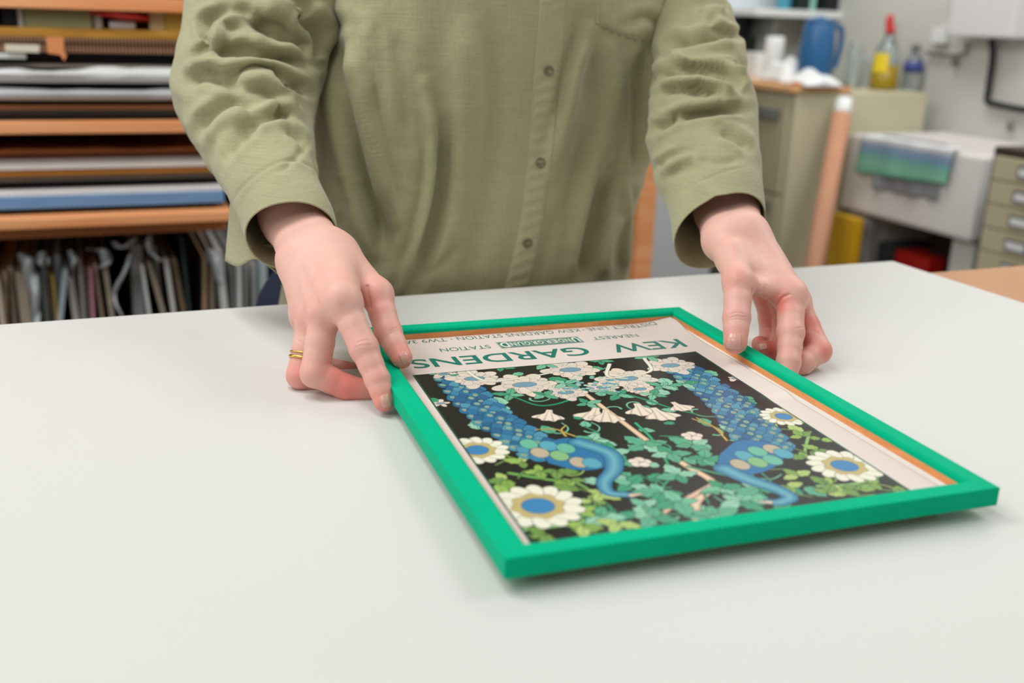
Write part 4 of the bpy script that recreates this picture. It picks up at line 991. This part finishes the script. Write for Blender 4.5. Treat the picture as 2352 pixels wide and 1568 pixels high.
# labels hanging on the stack
def tagcard(name, label, pts, col, off):
    n = len(pts); V = [];
    for dt in (0, .0008):
        for x, y in pts: s_, z_ = on_t(x, y, TS+off); V.append(room(s_, TS+off+dt, z_))
    Fs = [tuple(range(n)), tuple(range(2*n-1, n-1, -1))]+[(i, i+n, (i+1) % n+n, (i+1) % n) for i in range(n)]
    o = mesh_obj(name, V, Fs, mat(name, col, .7, .2)); tag(o, label, 'label'); return o
tagcard('orange_tag', 'orange paper tag hanging over the corrugated cardboard', [(105, 85), (146, 85), (147, 118), (153, 127), (148, 140), (138, 126), (110, 122)], (226, 148, 96), .0)
tagcard('white_card', 'white card with an orange smudge on the corrugated cardboard', [(11, 101), (91, 103), (90, 121), (12, 118)], (226, 216, 196), .001)
# upright sheets and sleeves in the lower bin
G3 = 'sheets standing in the lower bin'
CN = {'cream': (214, 200, 180), 'white': (222, 222, 220), 'grey': (168, 170, 170), 'pale blue': (178, 192, 200), 'tan': (196, 170, 138), 'pink': (206, 140, 156), 'yellow': (206, 170, 70), 'brown': (92, 66, 50), 'dark green': (50, 70, 66), 'navy': (34, 48, 78), 'beige': (190, 176, 158)}
MC = {k: mat(k.replace(' ', '_')+'_sheet', v, .55, .3, var=.06, vscale=12) for k, v in CN.items()}
BIN = [(-150, -140, 610, 14, 'cream'), (-118, -112, 600, 10, 'white'), (-90, -80, 620, 12, 'tan'), (-62, -50, 606, 12, 'grey'), (-36, -26, 615, 13, 'beige'), (-12, 0, 640, 11, 'cream'), (6, 10, 620, 9, 'tan'), (17, 28, 610, 12, 'cream'), (34, 48, 625, 26, 'beige'), (70, 72, 600, 10, 'pale blue'), (84, 92, 622, 8, 'dark green'), (93, 104, 612, 11, 'grey'), (106, 122, 620, 9, 'cream'), (117, 130, 630, 6, 'yellow'), (124, 128, 582, 14, 'pale blue'),
       (144, 132, 616, 12, 'pale blue'), (154, 168, 634, 14, 'white'), (160, 182, 600, 9, 'cream'), (178, 190, 590, 8, 'grey'), (188, 202, 610, 13, 'beige'), (204, 212, 612, 7, 'pink'), (214, 232, 604, 8, 'cream'), (226, 240, 610, 7, 'brown'), (234, 254, 602, 11, 'beige'),
       (300, 308, 560, 26, 'grey'), (322, 342, 606, 8, 'white'), (336, 376, 600, 11, 'beige'), (350, 372, 560, 8, 'grey'), (376, 398, 592, 10, 'white'), (392, 420, 590, 12, 'tan'), (414, 436, 540, 5, 'dark green'), (466, 466, 590, 8, 'tan'), (478, 482, 574, 12, 'cream'), (496, 512, 574, 15, 'white'), (528, 530, 608, 9, 'grey'), (546, 548, 600, 8, 'white'), (562, 562, 600, 7, 'grey'), (576, 578, 606, 12, 'white'), (597, 600, 600, 16, 'pale blue'), (622, 640, 610, 26, 'navy')]
ORD = ['first', 'second', 'third', 'fourth', 'fifth', 'sixth', 'seventh', 'eighth']; seen = {}
tot = {}
for b_ in BIN: tot[b_[4]] = tot.get(b_[4], 0)+1
for i, (xt, xb, yt, wd, cn) in enumerate(BIN):
    off = .05+.012*((i*7) % 5); T2 = TS+off
    st, zt = on_t(xt, yt, T2); sb_, zb = on_t(xb, 740, T2); wm = abs(on_t(xt+wd, yt, T2)[0]-st)
    sl = (sb_-st)/(zb-zt); z0 = -.755; s0 = st+sl*(z0-zt)
    if z0 < zt-.5: s0 = sb_+sl*.3*(z0-zb)
    base = np.array([sb_, T2, -.755]); bm = bmesh.new(); r1 = random.Random(i)
    prof = [(s0-base[0], 0.), ((sb_-base[0]), zb+.755), (st-base[0], zt+.755)]
    V = []
    dep = .42+.05*r1.random()
    for (sx, zz) in prof:
        for dt in (0, dep): V += [(sx, dt, zz-(.012*r1.random() if zz > .3 and dt else 0)), (sx+wm, dt, zz-(.004 if zz > .55 else 0))]
    Fs = [(0, 2, 3, 1)]
    for k in (0, 4): a = k; c = k+4; Fs += [(a, a+1, c+1, c), (a+1, a+3, c+3, c+1), (a+3, a+2, c+2, c+3), (a+2, a, c, c+2)]
    Fs += [(8, 9, 11, 10)]
    me_o = mesh_obj('upright_sheet', V, Fs, MC[cn], None, False, local=True); me_o.location = Vector(room(*base)); me_o.rotation_euler = (0, 0, PHI)
    k = seen.get(cn, 0); seen[cn] = k+1
    lb = f'{cn} sheet standing upright in the lower bin'
    if tot[cn] > 1: lb = f'{cn} sheet upright in the lower bin, {ORD[k]} {cn} one from the left'
    tag(me_o, lb, 'sheet', G3)
# torn plastic sleeves drooping over the sheets
M_sleeve = mat('clear_sleeve', (196, 206, 212), .25, .5)
def droop(pts, wd, label, off):
    P = catmull(np.array(pts, float), 8); V = []; n = 7; r0 = random.Random(len(label))
    for i, p in enumerate(P):
        k = i/(len(P)-1); w_ = wd*(.6+.5*math.sin(k*3.1+.4))
        for j in range(n):
            q = j/(n-1)-.5; t_ = TS+off+.03*math.sin(q*5+i*.5)*.4+abs(q)*.05; s_, z_ = on_t(p[0]+q*w_, p[1]+q*wd*.15*math.sin(i*.7), t_); V.append(room(s_, t_, z_))
    o = cloth('plastic_sleeve', np.array(V), grid_faces(len(P), n), M_sleeve, None, .0008); tag(o, label, 'sleeve', 'clear sleeves drooping in the lower bin')
droop([(50, 582), (62, 600), (72, 640), (84, 690), (82, 760)], 30, 'crumpled pale plastic sleeve near the left end of the bin', .03)
droop([(100, 578), (92, 600), (105, 610), (112, 590)], 22, 'pale plastic sleeve bulging beside the crumpled one', .035)
droop([(162, 575), (170, 600), (166, 615)], 16, 'small torn plastic sleeve above the grey sheets', .035)
droop([(205, 572), (235, 575), (245, 600), (232, 615)], 26, 'bowed plastic sleeve over the beige sheets', .035)
droop([(262, 555), (280, 570), (300, 556), (312, 545)], 20, 'torn white plastic sleeve sticking up left of the thick grey sheet', .03)
droop([(300, 585), (285, 625), (262, 680), (285, 735)], 9, 'narrow plastic sleeve bent outwards like a bow', .03)
droop([(345, 542), (340, 560), (352, 585), (372, 600)], 14, 'plastic sleeve looping over towards the tan sheet', .03)
droop([(482, 572), (494, 600), (505, 650)], 26, 'white plastic sleeve at the right of the black gap', .04)

# ---------------------------------------------------------------- right side of the room
TCAB, SCAB = 2.685, 2.045
M_cab = mat('cream_enamel', (194, 188, 160), .45, .4, var=.03, vscale=6); M_cab2 = mat('cream_enamel_door', (176, 168, 136), .45, .4)
M_grey = mat('grey_metal', (120, 120, 116), .4, .5, metal=.3)
zc = on_t(1815, 212, TCAB)[1]; SC1 = on_t(2133, 206, TCAB)[0]; TC1 = TCAB+.47
cb = empty('filing_cabinet', room(SCAB, TCAB, -.9), PHI); CB = np.array([SCAB, TCAB, -.9])
sbox('carcass', M_cab, (SCAB, TCAB, -.9), (SC1, TC1, zc), cb, CB, .004)
zd = [zc-.035, zc-.325, zc-.615, -.87]
for a, b in zip(zd, zd[1:]):
    d = sbox('drawer', M_cab2, (SCAB-.018, TCAB+.018, b+.008), (SCAB-.0005, TC1-.018, a), cb, CB, .003)
    d2 = sbox('handle', M_grey, (SCAB-.034, TCAB+.05, a-.055), (SCAB-.0185, TC1-.05, a-.02), d, CB, .004)
tag(cb, 'cream metal filing cabinet standing against the back wall', 'cabinet')
# chopping boards on top
M_chop = wood_mat('chopping_board', (206, 150, 96), (226, 178, 124), 10, .5)
a = on_s(1730, 200, SCAB); 
def topbox(name, label, cat, s0, s1, t0, t1, z0, z1, m, bev=.002):
    base = np.array([(s0+s1)/2, (t0+t1)/2, z0]); o = sbox(name, m, (s0, t0, z0), (s1, t1, z1), None, base, bev); o.location = Vector(room(*base)); o.rotation_euler = (0, 0, PHI); tag(o, label, cat); return o
topbox('wooden_board', 'flat wooden board lying on the left of the cabinet top', 'board', SCAB-.03, SCAB+.20, TCAB-.01, TC1, zc, zc+.018, M_chop)
ztop = zc+.018
def top_at(x, y, t): s_, z_ = on_t(x, y, t); return s_
def prop(name, prof, x, t, z0, m, label, cat, parts=(), n=32, scale=(1, 1)):
    """lathe-made object standing on z0 where the photo shows it at column x on plane t"""
    s_ = on_t(x, 150, t)[0]; e_ = empty(name, room(s_, t, z0), PHI)
    for pn, pf, pm in ((name+'_body', prof, m),)+tuple(parts):
        bm = bmesh.new(); lathe(bm, pf, n); bmesh.ops.recalc_face_normals(bm, faces=bm.faces); bm_obj(pn, bm, pm, e_, True)
    tag(e_, label, cat); return e_
TJ = TCAB+.14
def px2m(px, t=TJ): return abs(on_t(1900+px, 100, t)[0]-on_t(1900, 100, t)[0])*.78
M_blue = mat('blue_plastic', (36, 92, 140), .35, .5); M_whitep = mat('white_plastic', (224, 226, 226), .45); M_blk = mat('black_plastic', (28, 30, 32), .5)
def zt(x, y, t=TJ): return on_t(x, y, t)[1]
H_ = zt(1880, 42)-ztop
jug = prop('blue_jug', [(.052, 0), (.056, .006), (.058, H_*.5), (.050, H_*.86), (.046, H_*.93), (.040, H_)], 1872, TJ, ztop, M_blue, 'tall blue plastic jug with a handle standing on the cabinet', 'jug', (('lid', [(.047, H_*.93), (.048, H_*.97), (.02, H_*1.0), (.012, H_*1.03), (0.001, H_*1.035)], M_blue),))
Pj = np.array([(.045, 0, H_*.88), (.085, 0, H_*.86), (.092, 0, H_*.6), (.080, 0, H_*.3), (.052, 0, H_*.2)]); o = tube('handle', catmull(Pj, 8), .009, M_blue, None); o.parent = jug
# cloth draped in front
def rag(cx, cy, t, w_, h_, label, m, seed):
    r = np.random.default_rng(seed); s_ = on_t(cx, cy, t)[0]; V = []; n1_, n2_ = 34, 22
    for i in range(n1_):
        for j in range(n2_):
            x = (i/(n1_-1)-.5); y = j/(n2_-1)-.5; hh = h_*max(0, 1-(2*x)**2)**.7*max(0, 1-(2*y)**2)**.6*(1+.25*math.sin(x*13+seed)+.2*math.sin(y*9+x*6)); V.append(room(s_+x*w_, t+y*.14, ztop+.002+hh))
    o = cloth('white_cloth', np.array(V), grid_faces(n1_, n2_), m, None, .003); tag(o, label, 'cloth')
rag(1868, 165, TCAB+.035, .14, .035, 'crumpled white cloth lying in front of the blue jug', M_whitep, 2)
rag(1806, 150, TCAB+.22, .11, .06, 'heap of white cloth left of the blue jug', M_whitep, 5)
for k, (x, cc) in enumerate(((1835, (196, 120, 70)), (1868, (64, 46, 36)), (1900, (180, 120, 84)), (1932, (70, 60, 50)))):
    s_ = on_t(x, 200, TCAB+.01)[0]; topbox('wooden_block', ['pale wooden', 'dark brown wooden', 'tan wooden', 'grey brown wooden'][k]+' block on the front edge of the cabinet top', 'block', s_-.014, s_+.014, TCAB-.004, TCAB+.03, ztop, ztop+.012, mat('block', cc, .6), .002)
# bottles
M_glass = mat('clear_glass', (226, 236, 236), .05, .5, trans=.85); M_oil = mat('olive_oil', (150, 124, 16), .15, .5); M_yel = mat('yellow_label', (226, 200, 40), .5); M_red = mat('red_cap', (196, 40, 40), .4)
Ho = zt(2035, 70)-zc; 
ob = prop('oil_bottle', [(.043, Ho*.42), (.044, Ho*.44), (.040, Ho*.66), (.028, Ho*.78), (.013, Ho*.88), (.012, Ho*.98)], 2034, TJ, zc, M_glass, 'glass oil bottle half full of golden oil with yellow label', 'bottle',
     (('oil', [(.043, .003), (.046, .01), (.0445, Ho*.42)], M_oil), ('cap', [(.0145, Ho*.94), (.0145, Ho*1.08)], M_red)))
V = [];
for i in range(12):
    for z_ in (Ho*.30, Ho*.62): a_ = math.radians(172+i*6); V.append((.0465*math.cos(a_), .0465*math.sin(a_), z_))
mesh_obj('label_sticker', V, [(2*i, 2*i+2, 2*i+3, 2*i+1) for i in range(11)], M_yel, ob, True, local=True)
e2 = prop('red_capped_bottle', [(.020, 0), (.021, .005), (.021, Ho*.7), (.009, Ho*.86), (.009, Ho*1.05)], 2030, TJ+.12, zc, M_glass, 'slim clear bottle with a red cap behind the oil bottle', 'bottle', (('cap', [(.012, Ho*1.02), (.014, Ho*1.1), (.012, Ho*1.24), (.003, Ho*1.28)], M_red),))
Hs = zt(2095, 110)-zc
prop('spray_bottle', [(.028, 0), (.031, .006), (.031, Hs*.6), (.022, Hs*.78), (.010, Hs*.84), (.010, Hs)], 2098, TJ, zc, M_glass, 'clear spray bottle with a blue label right of the oil bottle', 'bottle',
     (('label_sticker', [(.0316, Hs*.42), (.0316, Hs*.66)], mat('blue_label', (60, 72, 140), .5)), ('pump', [(.012, Hs*.92), (.016, Hs*1.0), (.012, Hs*1.1)], M_grey)))
prop('glass_jar', [(.026, 0), (.028, .005), (.028, .12), (.022, .135), (.022, .15)], 1962, TJ+.06, zc, M_glass, 'tall clear glass jar between the blue jug and the oil bottle', 'jar')
prop('glass_jar', [(.024, 0), (.026, .005), (.026, .08), (.023, .09)], 2000, TJ+.16, zc, M_glass, 'short clear glass jar behind the oil bottle', 'jar')
prop('white_canister', [(.030, 0), (.032, .004), (.032, .13), (.028, .14)], 1775, TCAB+.34, ztop, M_whitep, 'white canister at the left on the cabinet', 'canister')
# white wall unit and small black box at the left of the jug
xw0, xw1 = on_t(1700, 180, 3.1)[0], on_t(1757, 180, 3.1)[0]
topbox('white_carton', 'white carton on the back left of the cabinet', 'carton', on_t(1700, 150, TC1-.03)[0], on_t(1757, 150, TC1-.03)[0], TC1-.12, TC1-.02, ztop, zt(1730, 122, TC1-.12), M_whitep)
TB_ = 3.5
def wallbox(name, label, cat, x0, y0, x1, y1, d, m, bev=.003):
    s0, z1 = on_t(x0, y0, TB_-d); s1, z0 = on_t(x1, y1, TB_-d); base = np.array([(s0+s1)/2, TB_-d, z0]); o = sbox(name, m, (s0, TB_-d, z0), (s1, TB_+.001, z1), None, base, bev); o.location = Vector(room(*base)); o.rotation_euler = (0, 0, PHI); tag(o, label, cat); return o
wallbox('black_box', 'upright black box fixed to the wall beside the sleeve', 'box', 1702, 34, 1736, 118, .06, M_blk)
wallbox('pale_wall_panel', 'pale bluish panel high on the wall beside the sleeve', 'board', 1640, -70, 1822, 44, .015, mat('pale_panel', (214, 222, 228), .5))  # plain pale bluish panel set against the wall
ws = empty('wall_shelf', room(on_t(1960, 40, 3.3)[0], 3.3, zt(1960, 44, 3.3)), PHI); WB = np.array([on_t(1960, 40, 3.3)[0], 3.3, zt(1960, 44, 3.3)])
zsh = on_t(1960, 28, 3.28)[1]
sbox('board', M_whitep, (on_t(1735, 35, 3.28)[0], 3.28, zsh-.026), (on_t(2138, 35, 3.28)[0], 3.5, zsh), ws, WB, .003)
for x in (1790, 2126): s_ = on_t(x, 60, 3.28)[0]; sbox('bracket', M_grey, (s_-.008, 3.30, zsh-.10), (s_+.008, 3.5, zsh-.0265), ws, WB, .002)
tag(ws, 'white wall shelf above the filing cabinet', 'shelf')
for x0, x1, cc, nm, lb in ((1800, 1828, (70, 150, 172), 'tin', 'teal tin at the left end of the wall shelf'), (1829, 1860, (26, 36, 38), 'box', 'black box beside the teal tin on the wall shelf'), (1861, 1872, (150, 206, 196), 'box', 'narrow pale green box on the wall shelf'),
                           (1895, 1925, (26, 30, 34), 'box', 'black box in the middle of the wall shelf'), (1926, 1950, (30, 44, 66), 'box', 'dark navy box left of the green tin'), (1952, 2006, (80, 184, 146), 'tin', 'bright green tin on the wall shelf'), (2022, 2044, (190, 90, 50), 'box', 'small rusty orange box left of the purple bag'), (2045, 2130, (52, 42, 92), 'box', 'large dark purple box at the right end of the wall shelf')):
    s0, s1 = on_t(x0, 20, 3.3)[0], on_t(x1, 20, 3.3)[0]; m = mat(nm+'_paint', cc, .45)
    if nm == 'tin':
        e_ = empty('tin', room((s0+s1)/2, 3.34, zsh), PHI); r_ = (s1-s0)/2
        bm = bmesh.new(); lathe(bm, [(r_*.97, 0), (r_, .004), (r_, .12), (r_*.97, .124)], 32); bm_obj('tin_body', bm, m, e_, True)
        bm = bmesh.new(); lathe(bm, [(r_*1.02, .112), (r_*1.02, .126), (r_*.9, .128)], 32); bm_obj('lid', bm, m, e_, True); tag(e_, lb, 'tin')
    else: topbox(nm, lb, 'box', s0, s1, 3.30, 3.42, zsh, zsh+.15, m)
# white wall heater / switch box with cable on the right wall, plumbing
SW = 2.66
def rwbox(name, label, cat, x0, y0, x1, y1, d, m, bev=.006):
    t0, z1 = on_s(x0, y0, SW-d); t1, z0 = on_s(x1, y1, SW-d); lo, hi = (SW-d, min(t0, t1), min(z0, z1)), (SW+.001, max(t0, t1), max(z0, z1)); base = np.array([SW-d, (t0+t1)/2, z0]); o = sbox(name, m, lo, hi, None, base, bev); o.location = Vector(room(*base)); o.rotation_euler = (0, 0, PHI); tag(o, label, cat); return o
rwbox('water_heater', 'white wall box at the top right with a black cable below', 'heater', 2205, -120, 2322, 88, .10, mat('heater_white', (212, 210, 212), .4))
def rw(x, y, d=.02): t_, z_ = on_s(x, y, SW-d); return room(SW-d, t_, z_)
o = tube('black_cable', catmull(np.array([rw(2278, 90), rw(2280, 130), rw(2271, 200), rw(2268, 232), rw(2290, 240), rw(2352, 252), rw(2440, 262)]), 8), .010, M_blk); tag(o, 'thick black cable bending below the white wall box', 'cable')
o = tube('grey_pipe', catmull(np.array([rw(2130, 120), rw(2180, 128), rw(2215, 122), rw(2222, 96)]), 8), .006, M_grey); tag(o, 'thin grey pipe running along the wall to the white wall box', 'pipe')
bm = bmesh.new(); bmesh.ops.create_uvsphere(bm, u_segments=20, v_segments=14, radius=.013); o = bm_obj('pipe_valve', bm, M_grey, None, True); o.location = Vector(rw(2193, 142, .02)); tag(o, 'small metal valve hanging at the grey pipe', 'valve')
o = tube('grey_pipe', [rw(2320, 275), rw(2318, 300)], .008, M_grey); tag(o, 'short grey pipe stub on the wall above the dark cabinet', 'pipe')
rwbox('socket_box', 'small pale socket box on the wall by the shelf end', 'socket', 2142, 62, 2168, 100, .03, M_whitep, .003)

# ceramic sink with a towel
SS = 2.25; t_a, z_a = on_s(1948, 318, SS); t_b, z_b = on_s(2262, 352, SS); zst = (z_a+z_b)/2+.005; zsb = on_s(1942, 480, SS)[1]; T0, T1 = t_b, t_a-.0
M_cer = mat('white_ceramic', (226, 222, 220), .2, .5); sk = empty('butler_sink', room(SS, (T0+T1)/2, zsb), PHI); SB = np.array([SS, (T0+T1)/2, zsb])
bm = bmesh.new(); a, b = rel((SS, T0, zsb), (SS+.40, T1, zst), SB); bx(bm, a, b, .012)
tf = max((f for f in bm.faces if f.normal.z > .9), key=lambda f: f.calc_area())
r = bmesh.ops.inset_region(bm, faces=[tf], thickness=.025); bmesh.ops.translate(bm, verts=tf.verts, vec=(0, 0, -.20)); bm_obj('basin', bm, M_cer, sk)
bm = bmesh.new(); lathe(bm, [(.03, 0), (.03, .003), (.012, .004)], 24); bmesh.ops.translate(bm, verts=bm.verts, vec=(.2, 0, .04)); bm_obj('plughole', bm, M_grey, sk)
tag(sk, 'white ceramic butler sink against the right wall with a towel over its front', 'sink')
for tt in (T0+.05, T1-.05):
    base = np.array([SS+.2, tt, -.9]); e_ = sbox('sink_pier', M_wall, (SS+.03, tt-.04, -.9), (SS+.40, tt+.04, zsb), None, base, .003); e_.location = Vector(room(*base)); e_.rotation_euler = (0, 0, PHI)
    tag(e_, 'pale pier holding up the %s end of the sink' % ('near' if tt < (T0+T1)/2 else 'far'), 'pier')
def towel(x0, x1, ytop, ybot, col, off, name, label, skew, print_=None):
    V = []; n1_, n2_ = 30, 26
    for j in range(n2_):
        k = j/(n2_-1)
        for i in range(n1_):
            q = i/(n1_-1); x = x0+(x1-x0)*q+skew*k; 
            t_, zt_ = on_s(x, ytop+(352-318)/314*(x-1960)*1.0, SS-off); zb_ = on_s(x, ybot+q*30, SS-off)[1]
            w_ = .004*math.sin(q*11+k*2)+.003*math.sin(q*23)
            if k < .22: kk = k/.22; s_ = SS-off+(1-kk)*.05; z_ = zst+.006
            else: s_ = SS-off-.002-w_; z_ = zst+.006+((k-.22)/.78)*(zb_-zst)
            V.append(room(s_, t_, z_))
    o = cloth(name, np.array(V), grid_faces(n2_, n1_), col, None, .002); tag(o, label, 'towel'); return o
M_tw = mat('printed_towel', (206, 212, 208), .8); nt = M_tw.node_tree; b_ = nt.nodes['Principled BSDF']; tc = nt.nodes.new('ShaderNodeTexCoord'); sx = nt.nodes.new('ShaderNodeSeparateXYZ'); nt.links.new(tc.outputs['Object'], sx.inputs[0])
mr = nt.nodes.new('ShaderNodeMapRange'); mr.inputs[1].default_value = zst-.135; mr.inputs[2].default_value = zst+.01; nt.links.new(sx.outputs[2], mr.inputs[0])
rp = nt.nodes.new('ShaderNodeValToRGB'); nt.links.new(mr.outputs[0], rp.inputs[0]); cr = rp.color_ramp; cr.interpolation = 'LINEAR'
cr.elements[0].position = 0; cr.elements[0].color = (*lin((214, 216, 212)), 1); cr.elements[1].position = 1; cr.elements[1].color = (*lin((206, 208, 210)), 1)
for p, c in ((.10, (206, 214, 208)), (.18, (104, 170, 150)), (.40, (128, 186, 160)), (.60, (112, 168, 160)), (.66, (112, 150, 176)), (.82, (140, 156, 182)), (.88, (206, 208, 210))):
    e_ = cr.elements.new(p); e_.color = (*lin(c), 1)
nt.links.new(rp.outputs[0], b_.inputs['Base Color'])
towel(2010, 2160, 322, 440, mat('grey_towel', (150, 152, 156), .85, var=.1, vscale=20), .004, 'tea_towel', 'grey tea towel hanging behind the printed one on the sink', 12)
towel(1984, 2192, 316, 402, M_tw, .017, 'tea_towel', 'white tea towel printed in blue and green hanging over the sink', -6)
# things below the sink
def rbox(name, label, cat, x0, x1, y0, y1, s_, d, col, bev=.004):
    t0, z1 = on_s(x0, y0, s_); t1, z0 = on_s(x1, y1, s_); base = np.array([s_, (t0+t1)/2, -.9]); o = sbox(name, mat(name+'_paint', col, .5, var=.05), (s_, min(t0, t1), -.9), (s_+d, max(t0, t1), z1), None, base, bev); o.location = Vector(room(*base)); o.rotation_euler = (0, 0, PHI); tag(o, label, cat); return o
rbox('red_box', 'bright red box standing beneath the sink', 'box', 2058, 2128, 572, 640, SS+.10, .2, (196, 28, 24))
rbox('dark_crate', 'dark crate below the sink beside the red box', 'crate', 2142, 2215, 520, 640, SS+.16, .2, (30, 28, 30))
rbox('grey_bucket', 'dark grey container below the far end of the sink', 'container', 1990, 2040, 545, 640, SS+.10, .16, (60, 68, 70))
rbox('white_pipe_board', 'pale upright board between the yellow panel and the crate', 'board', 1958, 1978, 490, 640, SS+.03, .03, (176, 178, 180))
rbox('yellow_panel', 'yellow upright panel between the cardboard tube and the sink', 'panel', 1912, 1950, 488, 640, SS-.05, .03, (216, 166, 24))
# cardboard tube leaning at the cabinet
M_tube = mat('brown_cardboard', (190, 140, 112), .75, .2, var=.06, vscale=10)
ct = empty('cardboard_tube', room(SS, TCAB-.08, -.9), PHI)
pt_, pb_ = room(*(lambda q: (q[0], TCAB-.06, q[1]))(on_t(1934, 262, TCAB-.06))), room(*(lambda q: (q[0], TCAB-.20, q[1]))(on_t(1872, 600, TCAB-.20)))
d_ = (pb_-pt_); Lf = (-.9+.002-pt_[2])/d_[2]; pbot = pt_+d_*Lf
R_T = .029
def sub_tube(name, P, rad, m):
    Vv = [p-np.array(ct.location) for p in P]; o = tube(name, Vv, rad, m, None, 36); o.parent = ct; o.rotation_euler = (0, 0, -PHI); return o
sub_tube('tube_body', np.array([pt_, (pt_+pbot)/2, pbot]), R_T, M_tube)
sub_tube('paper_end', np.array([pt_-d_/np.linalg.norm(d_)*.05, pt_+d_/np.linalg.norm(d_)*.02]), [.024, .0275], M_whitep)
tag(ct, 'long brown cardboard tube with a white paper end leaning on the cabinet', 'tube')
# dark cabinet with beige drawers
SD = 2.12
td0, zd1 = on_s(2283, 335, SD); td1 = td0-.42
M_brn = mat('dark_brown_metal', (58, 46, 42), .45, .4); M_bg = mat('beige_drawer', (186, 178, 148), .45, .4)
dc = empty('drawer_cabinet', room(SD, td0, -.9), PHI); DB = np.array([SD, td0, -.9])
sbox('carcass', M_brn, (SD+.003, td1, -.9), (SD+.42, td0, zd1), dc, DB, .004)
ph_ = abs(on_s(2300, 440, SD)[1]-on_s(2300, 383, SD)[1])
for k in range(12):
    z1 = zd1-.022-k*ph_; z0 = z1-ph_+.003
    if z0 < -.88: break
    dd = sbox('drawer', M_bg, (SD-.006, td1+.012, z0), (SD+.0025, td0-.014, z1), dc, DB, .0015)
    tc_ = td0-.112; zc_ = (z0+z1)/2
    sbox('label_holder', M_grey, (SD-.0095, tc_-.05, zc_-.016), (SD-.0062, tc_+.02, zc_+.016), dd, DB, .001)
    sbox('label_card', M_whitep, (SD-.0105, tc_-.042, zc_-.010), (SD-.0096, tc_+.014, zc_+.008), dd, DB, .0002)
tag(dc, 'dark brown cabinet of shallow beige drawers at the right edge', 'cabinet')
# wooden post and grey door seen between the body and the sleeve
base = np.array([on_t(1486, 500, 2.1)[0], 2.1, -.9]); wpx = abs(on_t(1506, 500, 2.1)[0]-on_t(1466, 500, 2.1)[0])
bm = bmesh.new(); bx(bm, (-wpx/2, 0, 0), (wpx/2, .035, 1.35), .006); bx(bm, (-wpx/2, .6, 0), (wpx/2, .635, 1.35), .006)
po = empty('wooden_rack', room(*base), PHI)
bm.free()
for tt in (0, .6):
    bm = bmesh.new(); bx(bm, (-wpx/2, tt, 0), (wpx/2, tt+.035, 1.15), .006); bm_obj('post', bm, M_pine, po)
bm = bmesh.new(); bx(bm, (-wpx/2+.008, .0355, .95), (wpx/2-.008, .5995, .99), .003); bm_obj('rail', bm, M_pine, po)
tag(po, 'orange pine rack whose post shows between body and sleeve', 'rack')
s0_, s1_ = on_t(1508, 500, 2.9)[0], on_t(1700, 500, 2.9)[0]
base = np.array([s0_, 2.9, -.9]); fz = empty('grey_cupboard', room(*base), PHI)
sbox('carcass', mat('grey_enamel', (190, 194, 198), .4), (s0_-.25, 2.9, -.9), (s0_+.22, 3.4, .2), fz, base, .004)
sbox('door', mat('grey_enamel_door', (198, 202, 206), .4), (s0_-.245, 2.885, -.86), (s0_+.215, 2.8995, .19), fz, base, .004)
tag(fz, 'pale grey cupboard behind the pine post', 'cupboard')
